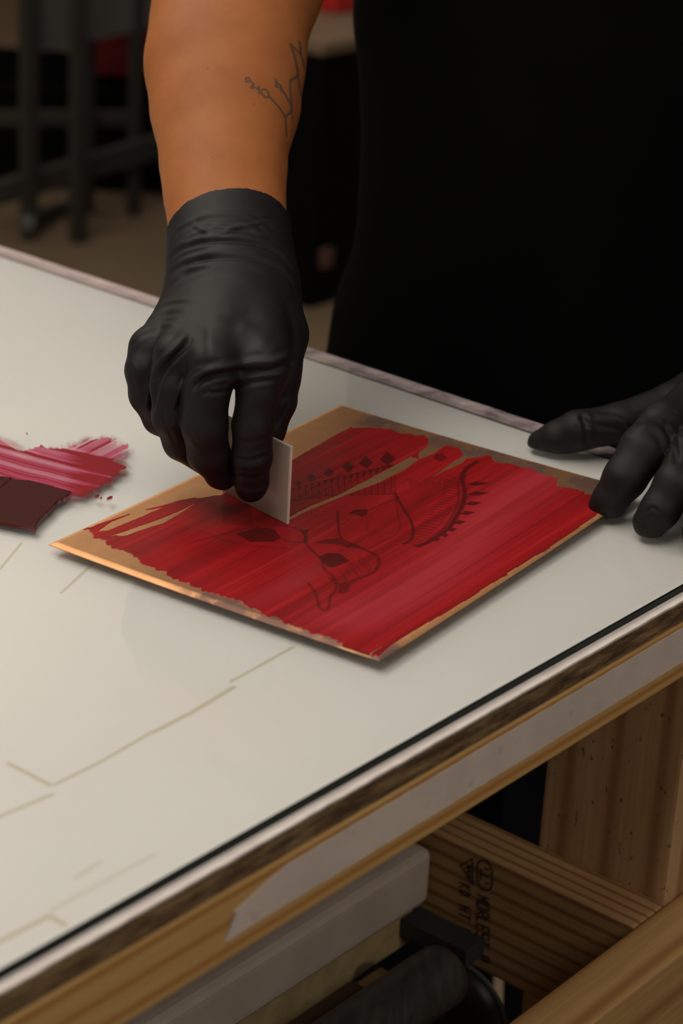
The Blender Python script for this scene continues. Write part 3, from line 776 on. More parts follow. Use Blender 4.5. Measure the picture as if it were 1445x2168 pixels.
al = np.maximum(np.clip(mh * .55 * (.7 + .5 * sk), 0, .55), np.clip((mpf - .25) * 2, 0, 1) * (.72 + .28 * body)); al = np.maximum(al, wS[..., 0])
hz = .00006 + .00035 * np.clip(mpf, 0, 1) * (.4 + .6 * body) + .0026 * np.clip((msl - .35) * 3.2, 0, 1)
hz += .0005 * np.exp(-((PY - (1040 - (PX - 0) * .9)) / 2.5) ** 2) * (PX < 25) * (msl > .6)
# a few crumbs of ink beside the smear
for (x, y, l, w_) in ((232, 1057, 9, 3), (205, 1053, 7, 3), (214, 1057, 3, 2), (57, 920, 1.6, 3)):
    cr = ((PX - x) * .9 - (PY - y) * .5) ** 2 / l ** 2 * 1.6 + ((PX - x) * .45 + (PY - y)) ** 2 / w_ ** 2 < 1
    al = np.where(cr, 1, al); hz = np.where(cr, .0012, hz); cs[cr] = (.22, .01, .02)
d_ = np.stack([v_f + v_r * (x - CX) / FPX for x in sx])[:, None, :] - v_u * ((PY - CY) / FPX)[..., None]
Vs = EYE + d_ * ((TOP - CAMZ) / d_[..., 2])[..., None]; Vs[..., 2] = TOP + hz
# slab overhangs: pull its front edge straight down
smear_m = mat('ink_smear', (.5, .01, .01), .5, coat=.0, coat_r=.2, spec=.14)
at = N(smear_m, 'ShaderNodeVertexColor', layer_name='ink'); LK(smear_m, at.outputs['Color'], BS(smear_m).inputs['Base Color']); LK(smear_m, at.outputs['Alpha'], BS(smear_m).inputs['Alpha'])
sm = link('ink_smear', grid_mesh('ink_smear', Vs, al > .02, cs, al), smear_m)
rebase(sm, atz(60, 1020, TOP)); tag(sm, 'dark red ink slab with pink smears spread on the glass at left', 'ink')

# ================================================================ CARD SQUEEGEE
cb0 = atz(470, 1040, PZ + .0005); cb1 = atz(607, 1110, PZ + .0005)
cdir = cb1 - cb0; CL = np.linalg.norm(cdir); cdir /= CL
cn = np.cross(cdir, [0, 0, 1.]);
if cn @ v_f > 0: cn = -cn                       # normal towards the room / camera side
CH, CT = .0505, .0021
bm = bmesh.new(); bmesh.ops.create_cube(bm, size=1); bmesh.ops.scale(bm, vec=(CL, CT, CH), verts=bm.verts)
bmesh.ops.bevel(bm, geom=bm.edges[:], offset=.0003, segments=2, affect='EDGES')
me = bpy.data.meshes.new('card'); bm.to_mesh(me); bm.free()
cardm = mat('grey_mat_board', (.36, .31, .25), .8); nn = noise(cardm, coords(cardm, (1, 1, 1)), 400, 2)
LK(cardm, ramp(cardm, nn, [(.3, (.50, .44, .36)), (.7, (.54, .48, .40))]), BS(cardm).inputs['Base Color'])
cardw = mat('card_cut_edge', (.72, .60, .55), .8)
card = link('card_squeegee', me, [cardm, cardw], smooth=False)
for p in me.polygons:
    if abs(p.normal.x) > .5 or p.normal.z > .5: p.material_index = 1
cc_ = (cb0 + cb1) / 2 - cn * CT / 2 + np.array([0, 0, CH / 2 - .0002])
card.matrix_world = Matrix(((cdir[0], cn[0], 0, cc_[0]), (cdir[1], cn[1], 0, cc_[1]), (0, 0, 1, cc_[2]), (0, 0, 0, 1)))
tag(card, 'small grey mat-board card standing upright in the gloved fingers on the inked plate', 'card')

# ================================================================ PERSON
person = empty('person', (.17, 1.63, 0), 'person in black t-shirt and black gloves leaning over the bench, wiping ink with a card', 'person')
px_ = lambda x, y, d: atd(x, y, d)
# key joints of the right arm (left in the picture)
wr = px_(485, 520, 1.375); FA = []
_e = px_(487, 455, 1.39)
fore = [px_(487, 560, 1.385), px_(483, 480, 1.40), px_(474, 400, 1.418), px_(472, 330, 1.435), px_(476, 230, 1.46), px_(476, 130, 1.485), px_(486, 40, 1.508), px_(520, -60, 1.53)]
frad = [.0350, .0355, .0370, .0395, .0475, .0525, .052, .050]
armdir = (fore[4] - fore[1]); armdir /= np.linalg.norm(armdir)
side = np.cross(armdir, v_f); side /= np.linalg.norm(side); thinn = np.cross(side, armdir); thinn /= np.linalg.norm(thinn)
ctrT = np.array([.17, 1.64, 0])
shR = np.array([.17, 1.63, 1.36]) + EF * .20; shL = np.array([.17, 1.63, 1.36]) - EF * .20
elR = fore[-1]
hipc = np.array([.17, 1.66, .93])
F = Field((-.30, 1.22, -.01), (.72, 2.02, 1.50), .0055)
F.chain(fore, frad, .012, (thinn, .80))
F.cone(fore[-1], fore[-1] + (shR - fore[-1]) * .35, .050, .052, .03); F.cone(fore[-1] + (shR - fore[-1]) * .3, shR, .052, .056, .02)
wl = px_(1600, 745, 1.56); elL = np.array([.50, 1.62, 1.13])
F.cone(wl, wl + (elL - wl) * .6, .031, .045, .01); F.cone(wl + (elL - wl) * .6, elL, .045, .046, .01); F.cone(elL, shL, .047, .054, .02)
F.cone(shR - EF * .04, shL + EF * .04, .055, .055, .03)
for zc, wd_, dp in ((1.28, .11, .080), (1.12, .10, .080), (.97, .10, .085)):
    c0 = np.array([.17, 1.64, zc]); F.cone(c0 + EF * wd_ * .45, c0 - EF * wd_ * .45, dp, dp, .04)
F.cone(np.array([.17, 1.65, 1.28]), np.array([.17, 1.66, .98]), .085, .09, .04)
for sgn in (1, -1):
    h = hipc + EF * .085 * sgn; kn = np.array([h[0], h[1], .49]) + EN * .015; an = np.array([h[0], h[1] + .01, .07])
    F.cone(h, kn, .078, .055, .03); F.cone(kn, an, .052, .036, .02); F.cone(an, an + EN * .13 + np.array([0, 0, -.035]), .034, .028, .02)
F.cone(np.array([.17, 1.63, 1.40]), np.array([.165, 1.61, 1.50]), .06, .055, .03)
V, Q = F.mesh(3)
skin = mat('skin', (.42, .185, .075), .60, sss=.10, spec=.22)
sc = N(skin, 'ShaderNodeTexCoord').outputs['Object']
worldP = vmth(skin, 'ADD', sc, (.17, 1.63, 0)).outputs[0]
q1 = vmth(skin, 'DOT_PRODUCT', worldP, v_r).outputs['Value']; q2 = vmth(skin, 'DOT_PRODUCT', worldP, v_u).outputs['Value']
cb_ = N(skin, 'ShaderNodeCombineXYZ'); LK(skin, q1, cb_.inputs[0]); LK(skin, q2, cb_.inputs[1]); AV = cb_.outputs[0]
def arm2(px, py, d=1.425): P = atd(px, py, d); return (float(P @ v_r), float(P @ v_u), 0.0)
def T5(p): return (480 + p[0] / 4.817, 20 + p[1] / 4.817)
tl = []
def addt(pts, hw):
    for a, b in zip(pts[:-1], pts[1:]): tl.append((arm2(*T5(a)), arm2(*T5(b)), hw * 1.35))
addt([(728, 180), (738, 250), (740, 320)], .00042); addt([(635, 240), (680, 280), (740, 320), (762, 375), (775, 440)], .0004)
addt([(635, 240), (680, 370), (712, 520), (715, 580), (640, 660), (640, 780), (655, 960), (640, 1020), (590, 1075), (540, 1000), (430, 885)], .00042)
addt([(715, 580), (748, 780)], .0003); addt([(655, 960), (662, 1080)], .0002); addt([(592, 1075), (600, 1180), (605, 1285)], .0003)
addt([(650, 950), (600, 850), (560, 790)], .00038)
addt([(355, 815), (395, 812), (425, 845), (425, 890), (395, 905), (360, 870), (350, 835)], .00036)
addt([(325, 785), (330, 865)], .00036); addt([(270, 790), (265, 815)], .0004); addt([(270, 795), (330, 820)], .00036)
addt([(195, 700), (225, 700), (240, 735), (200, 745), (195, 715)], .00038); addt([(240, 735), (275, 765), (245, 805)], .00036)
addt([(495, 690), (500, 765)], .0005); addt([(500, 720), (545, 745)], .0004); addt([(545, 745), (552, 810)], .00045); addt([(500, 765), (552, 775)], .0003)
tmask = seg_mask(skin, AV, tl, .00035)
moles = [(arm2(438, 144), arm2(440, 145), .0004), (arm2(537, 225), arm2(538, 226), .0003), (arm2(338, 158), arm2(338, 159), .0003), (arm2(455, 352), arm2(456, 352), .0002)]
mmask = seg_mask(skin, AV, moles, .0005)
geo = N(skin, 'ShaderNodeNewGeometry'); fc = mth(skin, 'GREATER_THAN', vmth(skin, 'DOT_PRODUCT', geo.outputs['Normal'], tuple(-v_f)).outputs['Value'], 0.0)
n1 = noise(skin, sc, 26, 4); n2 = noise(skin, sc, 420, 3); n3 = noise(skin, sc, 90, 3)
scol = ramp(skin, n1, [(.35, (.37, .130, .040)), (.65, (.32, .105, .032))])
scol = mix(skin, ramp(skin, n3, [(.4, g(0)), (.8, g(.3))]), scol, (.43, .155, .06))
scol = mix(skin, mth(skin, 'MULTIPLY', mmask, .6), scol, (.12, .05, .03))
scol = mix(skin, mth(skin, 'MULTIPLY', mth(skin, 'MULTIPLY', tmask, fc), .80), scol, (.055, .055, .045))
LK(skin, scol, BS(skin).inputs['Base Color']); bump(skin, n2, .12, .0006)
body = link('body', quads_np('body', V, Q), skin, None)
rebase(body, (.17, 1.63, 0)); body.parent = person; body.location = (0, 0, 0)
sub = body.modifiers.new('subd', 'SUBSURF'); sub.levels = 0; sub.render_levels = 1

# ---------------- clothes
clothb = mat('black_cotton', (.0016, .0016, .0017), .9, spec=.06)
nn = noise(clothb, coords(clothb), 900, 2); bump(clothb, nn, .2, .0004)
F = Field((-.22, 1.35, .70), (.62, 1.98, 1.47), .007)
F.cone(shR - EF * .03, shL + EF * .03, .078, .078, .03)
sil = [(1.42, .06, .09), (1.34, .155, .10), (1.20, .160, .118), (1.12, .158, .122), (1.05, .141, .125), (.98, .133, .127), (.93, .130, .128), (.895, .137, .129), (.86, .150, .132), (.80, .154, .134), (.74, .157, .136)]
for (z0, w0, d0), (z1, w1, d1) in zip(sil[:-1], sil[1:]):
    for k in np.linspace(-1, 1, 5):
        rr0 = d0 * (1 - .10 * abs(k)); rr1 = d1 * (1 - .10 * abs(k))
        F.cone(np.array([.17, 1.655, z0]) + EF * (w0 - .07) * k, np.array([.17, 1.655, z1]) + EF * (w1 - .07) * k, rr0, rr1, .02)
F.cone(shR - EF * .03, shR + (fore[-1] - shR) * .5, .075, .075, .02); F.cone(shL + EF * .03, shL + (elL - shL) * .6, .075, .073, .02)
F.cut(np.array([0, 0, .75]), np.array([0, 0, -1.]))
V, Q = F.mesh(2)
Nn = vnormals(V, Q); fold = np.sin(V[:, 0] * 70 + 3 * np.sin(V[:, 2] * 9)) * .5 + wob(V, 45, 3)
V = V + Nn * (.0028 * fold * np.clip((1.2 - V[:, 2]) * 3, .3, 1))[:, None]
sh = link('t_shirt', quads_np('t_shirt', V, Q), clothb, person); tag(sh, 'plain black t-shirt')
jm = mat('dark_navy_denim', (.014, .018, .028), .85, spec=.2)
F = Field((-.16, 1.38, -.01), (.52, 1.98, 1.0), .008)
F.cone(hipc + EF * .05 - np.array([0, 0, .05]), hipc - EF * .05 - np.array([0, 0, .05]), .095, .095, .03)
for sgn in (1, -1):
    h = hipc + EF * .088 * sgn; kn = np.array([h[0], h[1], .49]) + EN * .015; an = np.array([h[0], h[1] + .01, .055])
    F.cone(h - np.array([0, 0, .06]), kn, .098, .078, .03); F.cone(kn, an, .078, .062, .02)
F.cut(np.array([0, 0, .04]), np.array([0, 0, -1.]))
V, Q = F.mesh(2); V = V + vnormals(V, Q) * (.002 * wob(V, 60, 5))[:, None]
tag(link('jeans', quads_np('jeans', V, Q), jm, person), 'dark navy jeans')
shoem = mat('black_shoe', (.01, .01, .01), .6)
for sgn in (1, -1):
    h = hipc + EF * .088 * sgn; an = np.array([h[0], h[1] + .01, .055])
    F = Field(an + np.array([-.24, -.26, -.06]), an + np.array([.12, .12, .08]), .006)
    F.cone(an - EN * .03 + np.array([0, 0, -.01]), an + EN * .15 + np.array([0, 0, -.02]), .048, .040, .02); F.cut(np.array([0, 0, .001]), np.array([0, 0, -1.]))
    V, Q = F.mesh(1); link('shoe', quads_np('shoe', V, Q), shoem, person)

glovem = mat('black_nitrile', (.008, .0072, .0075), .60, spec=.30)
gn = noise(glovem, coords(glovem), 160, 3); gn2 = noise(glovem, coords(glovem), 1500, 2)
LK(glovem, ramp(glovem, gn, [(.3, (.0058, .0050, .0053)), (.7, (.0085, .0075, .0078))]), BS(glovem).inputs['Base Color'])
gb1 = bump(glovem, gn2, .10, .0004)

# ---------------- right hand glove (left in the picture)
U = lambda x, y, d: atd(x, y, d); S = 1.30 / 4700                     # metres per pixel near the hand
lo = np.array([-.150, 1.10, .89]); hi = np.array([.02, 1.40, 1.12])
palm = Field(lo, hi, .00115); fing = Field(lo, hi, .00115)
def R(px, d=1.32): return px * d / FPX
# cuff and wrist
wp = [U(484, 420, 1.417), U(484, 500, 1.399), U(488, 570, 1.383), U(492, 630, 1.366)]
palm.chain(wp, [.0378, .0375, .0388, .0375], .01, (thinn, .84))
# metacarpals: wrist -> knuckles
K = {'i': U(562, 772, 1.298), 'm': U(455, 770, 1.292), 'r': U(372, 755, 1.306), 'p': U(318, 738, 1.330)}
for k_, b_, r1, r2 in (('i', U(540, 620, 1.362), 62, 50), ('m', U(490, 615, 1.358), 62, 50), ('r', U(445, 620, 1.362), 58, 44), ('p', U(410, 628, 1.370), 54, 40)):
    palm.cone(b_, K[k_], R(r1), R(r2), .014)
palm.cone(U(500, 600, 1.37), U(500, 730, 1.318), R(100), R(72), .02, (np.array([0, 0, 1.0]), .55))
# palm side mass, so the hand is closed behind the knuckles
palm.cone(U(470, 700, 1.355), U(400, 800, 1.345), R(70), R(55), .012)
# thumb: base on the side of the palm, comes down behind the card
palm.cone(U(560, 610, 1.372), U(598, 710, 1.352), R(60), R(47), .014)
palm.cone(U(598, 710, 1.352), U(592, 800, 1.345), R(50), R(44), .010)
fing.chain([U(594, 780, 1.346), U(589, 850, 1.348), U(572, 912, 1.349), U(560, 950, 1.352)], [R(42), R(39), R(32), R(26)], .003)
# fingers (index in front of the card, the others curled beside it)
fing.chain([K['i'] + np.array([0, 0, -.004]), U(546, 830, 1.299), U(535, 900, 1.303), U(533, 965, 1.311), U(532, 1018, 1.322), U(531, 1030, 1.325)], [R(50), R(45), R(43), R(42), R(36), R(34)], .003)
f2 = Field(lo, hi, .00115)
f2.chain([K['m'] + np.array([0, 0, -.002]), U(437, 830, 1.293), U(433, 900, 1.300), U(441, 960, 1.312), U(465, 1005, 1.326), U(474, 1014, 1.329)], [R(52), R(48), R(48), R(44), R(30), R(24)], .003)
f3 = Field(lo, hi, .00115)
f3.chain([K['r'], U(364, 820, 1.306), U(366, 880, 1.314), U(385, 935, 1.327), U(430, 975, 1.345)], [R(46), R(44), R(44), R(40), R(30)], .003)
f4 = Field(lo, hi, .00115)
f4.chain([K['p'] + np.array([0, 0, .0]), U(308, 785, 1.326), U(313, 835, 1.333), U(338, 885, 1.346), U(390, 925, 1.362)], [R(46), R(43), R(40), R(36), R(28)], .003)
for o_ in (f2, f3, f4): fing.merge(o_, .0009)
palm.merge(fing, .0045)
# cuff end, square to the forearm
cuffp = U(484, 486, 1.40); cv = -v_f + (v_f @ armdir) * armdir; cv /= np.linalg.norm(cv); sgx = 1 if side @ v_r > 0 else -1
cn_ = armdir - cv * .22 - side * sgx * .10; cn_ /= np.linalg.norm(cn_)
palm.cut(cuffp, cn_)
V, Q = palm.mesh(2)
strk = [
 # cuff folds
 ([(358, 548), (395, 522), (450, 511), (520, 513), (580, 532), (620, 566)], -.0016, 5), ([(356, 585), (400, 556), (460, 546), (530, 549), (590, 568), (630, 600)], -.0014, 5),
 ([(368, 530), (420, 498), (480, 487), (540, 496), (600, 520)], -.0007, 4), ([(400, 470), (450, 492), (520, 478), (560, 500)], .0006, 5), ([(440, 475), (500, 484), (560, 470), (598, 492)], .0005, 4),
 ([(380, 575), (440, 562), (520, 560), (600, 585)], .0007, 6), ([(372, 610), (430, 575), (520, 568), (600, 590)], .0004, 5),
 ([(362, 512), (385, 486), (430, 466), (500, 462), (560, 474), (603, 506)], -.0006, 4), ([(410, 468), (440, 452), (500, 452), (545, 462)], .0004, 4), ([(470, 500), (520, 484), (575, 496)], -.0006, 3.5), ([(395, 560), (450, 532), (520, 530), (570, 545)], .0008, 5), ([(362, 600), (400, 572), (450, 562)], .0006, 4), ([(560, 560), (600, 580), (628, 620)], -.0007, 4),
 # knuckle ridge with the hollow under it
 ([(625, 745), (590, 762), (530, 768), (470, 778), (420, 792), (398, 812), (388, 850)], .0016, 8), ([(610, 770), (570, 786), (520, 788), (470, 792), (425, 805), (405, 830)], -.0018, 7),
 ([(600, 800), (550, 806), (500, 816), (485, 835)], -.0012, 6), ([(440, 835), (470, 830), (490, 822)], -.0009, 4),
 ([(410, 715), (380, 745), (350, 775), (332, 805), (325, 850), (318, 870)], -.0024, 6), ([(400, 706), (372, 736), (340, 766), (322, 800)], .0008, 6),
 ([(440, 778), (405, 800), (388, 832), (376, 870)], -.0016, 5),
 # tension lines on the pinky side
 ([(318, 662), (360, 645), (410, 640)], -.0005, 4), ([(300, 690), (345, 668), (400, 662)], -.0005, 4), ([(290, 706), (330, 690), (380, 686)], .0004, 4),
 ([(275, 735), (300, 712), (340, 700)], -.0005, 4), ([(280, 760), (290, 800), (298, 850)], .0004, 5), ([(345, 860), (352, 900), (372, 940)], -.0004, 4),
 # index finger wrinkles
 ([(492, 968), (520, 975), (560, 966), (575, 955)], -.0008, 4), ([(495, 985), (530, 990), (570, 978)], .0005, 4), ([(500, 1006), (540, 1012), (572, 998)], -.0006, 4), ([(494, 930), (530, 936), (570, 925)], -.0004, 4),
 ([(505, 1028), (535, 1036), (562, 1026)], -.0004, 4), ([(420, 838), (440, 830), (465, 832)], -.0006, 4), ([(395, 900), (410, 930), (440, 965)], -.0004, 4),
 ([(470, 660), (520, 650), (580, 668)], .0004, 14), ([(425, 690), (428, 740), (425, 780)], -.0006, 10), ([(500, 690), (540, 710), (560, 740)], .0007, 18),
 ([(600, 640), (618, 690), (622, 760)], -.0005, 6), ([(578, 905), (596, 880), (610, 850)], -.0005, 4),
]
V = creases(V, Q, strk)
V = V + vnormals(V, Q) * (.00007 * wob(V, 500, 8))[:, None]
V = rest(laplace(V, Q, .3))
gR = link('glove', quads_np('glove', V, Q), glovem, person); tag(gR, 'black glove holding the card')

# ---------------- left hand glove (right in the picture) resting on the plate's corner
lo = np.array([.10, 1.20, .898]); hi = np.array([.36, 1.62, 1.06])
palm = Field(lo, hi, .0013)
MC = {'i': U(1462, 862, 1.425), 'm': U(1500, 905, 1.405), 'r': U(1545, 955, 1.390), 'p': U(1590, 1010, 1.385)}
wb = U(1600, 760, 1.53)
for k_, r1, r2 in (('i', 62, 52), ('m', 60, 50), ('r', 58, 46), ('p', 52, 42)): palm.cone(wb, MC[k_], R(r1, 1.48), R(r2, 1.42), .012)
palm.cone(wb, wb + (wl - wb) * 1.0, R(95, 1.5), R(85, 1.5), .015)
# thumb, reaching left past the plate
thumb = Field(lo, hi, .0013)
thumb.chain([U(1530, 800, 1.51), U(1430, 862, 1.485), U(1310, 897, 1.475), U(1222, 912, 1.470), U(1180, 928, 1.474), U(1145, 939, 1.480)], [R(60, 1.48), R(54, 1.48), R(43, 1.48), R(42, 1.48), R(37, 1.48), R(30, 1.48)], .004)
ix = Field(lo, hi, .0013)
ix.chain([MC['i'], U(1405, 900, 1.396), U(1362, 952, 1.378), U(1322, 1012, 1.374), U(1290, 1060, 1.378), U(1280, 1072, 1.380)], [R(52, 1.4), R(52, 1.39), R(52, 1.38), R(46, 1.38), R(38, 1.38), R(35, 1.38)], .003)
mf = Field(lo, hi, .0013)
mf.chain([MC['m'], U(1465, 960, 1.372), U(1430, 1025, 1.352), U(1396, 1080, 1.352), U(1376, 1106, 1.354)], [R(50, 1.38), R(48, 1.37), R(46, 1.35), R(42, 1.35), R(38, 1.35)], .003)
rf = Field(lo, hi, .0013)
rf.chain([MC['r'], U(1530, 1030, 1.352), U(1500, 1085, 1.335), U(1478, 1128, 1.335)], [R(46, 1.37), R(44, 1.35), R(40, 1.34), R(36, 1.34)], .003)
pf = Field(lo, hi, .0013)
pf.chain([MC['p'], U(1600, 1080, 1.345), U(1585, 1130, 1.335), U(1570, 1160, 1.335)], [R(40, 1.36), R(38, 1.34), R(35, 1.33), R(32, 1.33)], .003)
for o_ in (mf, rf, pf): ix.merge(o_, .001)
palm.merge(ix, .005); palm.merge(thumb, .006)
V, Q = palm.mesh(2)
V = creases(V, Q, [([(1232, 872), (1238, 905), (1240, 945)], -.0013, 6), ([(1222, 880), (1250, 898), (1290, 905), (1345, 915)], -.0012, 6), ([(1250, 880), (1300, 885), (1340, 905)], .0008, 6),
                  ([(1345, 905), (1380, 902), (1405, 925), (1412, 965)], .0010, 7), ([(1400, 895), (1425, 940), (1432, 985)], -.0014, 7), 
                  ([(1400, 890), (1430, 900), (1460, 930)], -.0008, 6), ([(1330, 872), (1390, 880), (1430, 870)], -.0006, 6), ([(1360, 1090), (1380, 1075), (1400, 1090)], -.0005, 4),
                  ([(1150, 925), (1160, 950), (1180, 962)], -.0003, 5), ([(1420, 870), (1445, 885), (1470, 920)], -.0006, 5)])
V = V + vnormals(V, Q) * (.00007 * wob(V, 450, 9))[:, None]; V = rest(laplace(V, Q, .3))
gL = link('glove', quads_np('glove', V, Q), glovem, person); tag(gL, 'black glove resting on the plate corner')

# ================================================================ THINGS ON THE LOWER SHELF
bx = empty('storage_box', W(.3, .33, .534), 'long low box with grey-white lid and stained yellowish body on the shelf', 'box')
lidm = mat('grey_white_lid', (.33, .28, .25), .55); nn = noise(lidm, coords(lidm), 30, 3)
LK(lidm, ramp(lidm, nn, [(.35, (.47, .39, .33)), (.65, (.53, .44, .38))]), BS(lidm).inputs['Base Color'])
bodym = mat('stained_yellow_wood', (.28, .20, .09), .8)
nn = noise(bodym, coords(bodym, (1, 1, 1)), 60, 4); n5 = noise(bodym, coords(bodym), 24, 3)
bc = ramp(bodym, nn, [(.3, (.28, .20, .085)), (.7, (.40, .30, .15))]); bc = mix(bodym, ramp(bodym, n5, [(.60, g(0)), (.68, g(.8))]), bc, (.06, .045, .03))
LK(bodym, bc, BS(bodym).inputs['Base Color'])
beam('lid', lidm, bx, (.098, 1.0), (.192, .47), (.571, .616), 'a', .009, 4)
beam('box_body', bodym, bx, (.101, .99), (.203, .46), (.534, .575), 'a', .004, 3)
grm = mat('dark_grey_vinyl', (.045, .040, .038), .42); nn = noise(grm, coords(grm, (3, 1, 1)), 60, 4)
LK(grm, ramp(grm, nn, [(.35, (.035, .031, .029)), (.7, (.065, .058, .054))]), BS(grm).inputs['Base Color'])
def roller(name, pc_, r_, a0, a1, m):
    rd = r_ * .42; steps = 7
    pts = []; rad = []
    for i in range(steps + 1):
        th = math.pi / 2 * i / steps; pts.append(a0 + rd * (1 - math.sin(th))); rad.append(max(r_ - rd + rd * math.cos(math.pi / 2 - th) if False else r_ - rd * (1 - math.sin(th)), .0004))
    prof = [(a0 + rd * (1 - math.sin(math.pi / 2 * i / steps)), r_ - rd * (1 - math.cos(math.pi / 2 * i / steps))) for i in range(steps, -1, -1)]
    prof = [(a0, .0006)] + prof + [(a1, r_)]
    return tube_mesh(name, [W(a, pc_[0], pc_[1]) for a, _ in prof], [q for _, q in prof], 40)
t1 = link('roller', roller('roller', (.146, .5555), .0222, .1365, .75, grm), grm); rebase(t1, W(.4, .146, .5333))
tag(t1, 'dark grey rounded cylinder lying on the shelf in front of the yellowish box', 'roller')
bkm = mat('black_rubber', (.012, .012, .011), .45); rim = mat('worn_grey_rim', (.07, .068, .06), .5)
t2 = empty('ink_tin', W(.115, .153, .4648), 'black round tin lying on its side beyond the dark grey cylinder', 'tin')
link('tin_body', tube_mesh('tin', [W(a, .153, .5035) for a in (.108, .131)], .0375, 48), bkm, t2)
link('tin_rim', tube_mesh('rim', [W(a, .153, .5035) for a in (.1035, .108)], .0385, 48), rim, t2)
barm = mat('blue_grey_metal', (.045, .050, .050), .45, .4)
mb = beam('metal_bar', barm, None, (.0965, .118), (.144, .202), (.549, .563), 'b', .0008)
tag(mb, 'flat blue-grey metal bar between the stretcher and the yellowish box', 'bar')

# ================================================================ BACKGROUND
# black cabinet behind, between arm and shirt
def bgbox(name, m, parent, c, la, lb, z0, z1, bev=.004):
    a, b = ab((c[0], c[1], 0)); return beam(name, m, parent, (a - la, a), (b, b + lb), (z0, z1), 'a', bev)
cab = atz(655, 655, 0)
ca, cb2 = ab(cab)
cabt = empty('cabinet', (*W(ca - .3, cb2 + .15, 0)[:2], 0), 'black cabinet with a thin pale top edge, blurred behind the forearm', 'cabinet')
beam('cabinet_body', M['black'], cabt, (ca - .75, ca), (cb2, cb2 + .34), (.0, .525), 'a', .004)
beam('top_board', M['trimwood'], cabt, (ca - .76, ca + .01), (cb2 - .01, cb2 + .35), (.525, .548), 'a', .003)
hp = aty(657, 545, cab[1] + .02); ha, hb = ab(hp)
beam('handle', mat('tan_handle', (.09, .045, .03), .6), cabt, (ca - .05, ca - .02), (cb2 - .018, cb2), (hp[2] - .02, hp[2] + .02), 'a', .004)
rb = W(ca - .45, cb2 + .1, .622)
rj = beam('red_bin', M['redb'], None, (ca - .40, ca - .24), (cb2 + .17, cb2 + .29), (.548, .72), 'a', .01, 3); tag(rj, 'bright red bin on top of the black cabinet', 'bin')
# steel stand at upper left
f1 = atz(62, 505, 0); f2_ = atz(165, 512, 0); f3_ = atz(283, 455, 0); f0 = f1 + (f3_ - f2_)
stand = empty('equipment_stand', (f1 + f3_) / 2, 'dark steel frame stand with grey side panels, out of focus at upper left', 'stand')
def leg(p, w_, name='leg', z0=0.0, z1=.95):
    bm = bmesh.new(); bmesh.ops.create_cube(bm, size=1); bmesh.ops.scale(bm, vec=(w_, w_, z1 - z0), verts=bm.verts)
    bmesh.ops.bevel(bm, geom=bm.edges[:], offset=.004, segments=2, affect='EDGES')
    bmesh.ops.rotate(bm, verts=bm.verts, matrix=Matrix.Rotation(math.atan2(EN[1], EN[0]), 3, 'Z')); bmesh.ops.translate(bm, verts=bm.verts, vec=(p[0], p[1], (z0 + z1) / 2))
    me = bpy.data.meshes.new(name); bm.to_mesh(me); bm.free(); return link(name, me, M['steel'], stand, smooth=False)
leg(f1, .034, z0=.05); leg(f2_, .034); leg(f3_, .028); leg(f0, .028)
def bar(p, q, w_, h_, name, m, par):
    p = np.asarray(p, float); q = np.asarray(q, float); d = q - p; L = np.linalg.norm(d); d /= L
    s = np.cross(d, [0, 0, 1.]); s /= np.linalg.norm(s); t = np.cross(s, d); V = []
    for e in (p, q):
        for a, b in ((-1, -1), (1, -1), (1, 1), (-1, 1)): V.append(e + s * a * w_ / 2 + t * b * h_ / 2)
    me = mesh_np(name, V, [(0, 1, 2, 3), (7, 6, 5, 4), (0, 4, 5, 1), (1, 5, 6, 2), (2, 6, 7, 3), (3, 7, 4, 0)])
    bm = bmesh.new(); bm.from_mesh(me); bmesh.ops.recalc_face_normals(bm, faces=bm.faces); bm.to_mesh(me); bm.free()
    return link(name, me, m, par, smooth=False)
bar(aty(-60, 425, 4.70), aty(345, 305, 4.98), .03, .05, 'crossbar', M['steel'], stand)
bar(aty(-40, 250, 5.0), aty(300, 250, 5.05), .03, .03, 'crossbar', M['steel'], stand)
bar(aty(50, 470, 4.75), aty(150, 440, 5.0), .03, .03, 'crossbar', M['steel'], stand)
pa = aty(72, 112, 4.78); pb = aty(345, 50, 5.02)
bar(pa + np.array([0, 0, .14]), pb + np.array([0, 0, .14]), .012, .28, 'side_panel', M['panel'], stand)
wh = tube_mesh('caster', [f1 + np.array([-.015, 0, .032]), f1 + np.array([.015, 0, .032])], .032, 20); link('caster', wh, mat('caster_rubber', (.06, .055, .05), .6), stand, smooth=False)
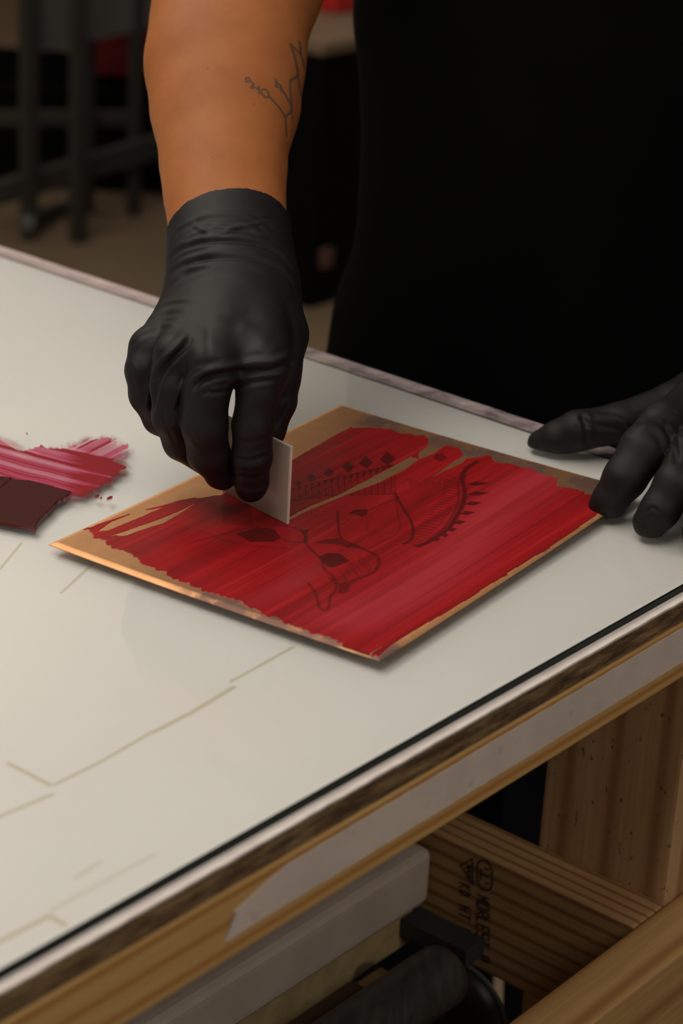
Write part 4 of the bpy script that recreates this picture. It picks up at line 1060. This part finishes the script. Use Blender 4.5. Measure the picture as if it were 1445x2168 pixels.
# dark crates behind the stand; the black one also stands in for shadowed floor
def crate(name, c, wx, wy, z0, z1, m, label, cat):
    """open-topped crate with walls, rim and floor"""
    e = empty(name, (c[0], c[1], z0), label, cat); t = .012
    def bb(nm, x0, x1, y0, y1, a, b, mm):
        bm = bmesh.new(); bmesh.ops.create_cube(bm, size=1); bmesh.ops.scale(bm, vec=(x1 - x0, y1 - y0, b - a), verts=bm.verts); bmesh.ops.translate(bm, verts=bm.verts, vec=((x0 + x1) / 2, (y0 + y1) / 2, (a + b) / 2))
        return bm
    bm = bmesh.new()
    for x0, x1, y0, y1, a, b in ((-wx, wx, -wy, wy, 0, t), (-wx, wx, -wy, -wy + t, t, z1 - z0), (-wx, wx, wy - t, wy, t, z1 - z0), (-wx, -wx + t, -wy + t, wy - t, t, z1 - z0), (wx - t, wx, -wy + t, wy - t, t, z1 - z0)):
        r_ = bmesh.ops.create_cube(bm, size=1); bmesh.ops.scale(bm, vec=(x1 - x0, y1 - y0, b - a), verts=r_['verts']); bmesh.ops.translate(bm, verts=r_['verts'], vec=((x0 + x1) / 2, (y0 + y1) / 2, (a + b) / 2))
    me = bpy.data.meshes.new(name); bm.to_mesh(me); bm.free(); o = bpy.data.objects.new('crate_shell', me); COL.objects.link(o); me.materials.append(m); o.parent = e
    bm = bmesh.new()
    for x0, x1, y0, y1 in ((-wx - .01, wx + .01, -wy - .01, -wy), (-wx - .01, wx + .01, wy, wy + .01), (-wx - .01, -wx, -wy, wy), (wx, wx + .01, -wy, wy)):
        r_ = bmesh.ops.create_cube(bm, size=1); bmesh.ops.scale(bm, vec=(x1 - x0, y1 - y0, .02), verts=r_['verts']); bmesh.ops.translate(bm, verts=r_['verts'], vec=((x0 + x1) / 2, (y0 + y1) / 2, z1 - z0 - .012))
    me = bpy.data.meshes.new('rim'); bm.to_mesh(me); bm.free(); o = bpy.data.objects.new('rim', me); COL.objects.link(o); me.materials.append(m); o.parent = e
    return e
crate('black_crate', (-.74, 5.36, 0), .40, .20, 0, .245, M['black'], 'large black crate on the floor behind the dark stand', 'crate')
crate('red_crate', (-.55, 5.37, 0), .13, .13, .262, .42, M['red'], 'dark red crate on the black crate behind the dark stand', 'crate')
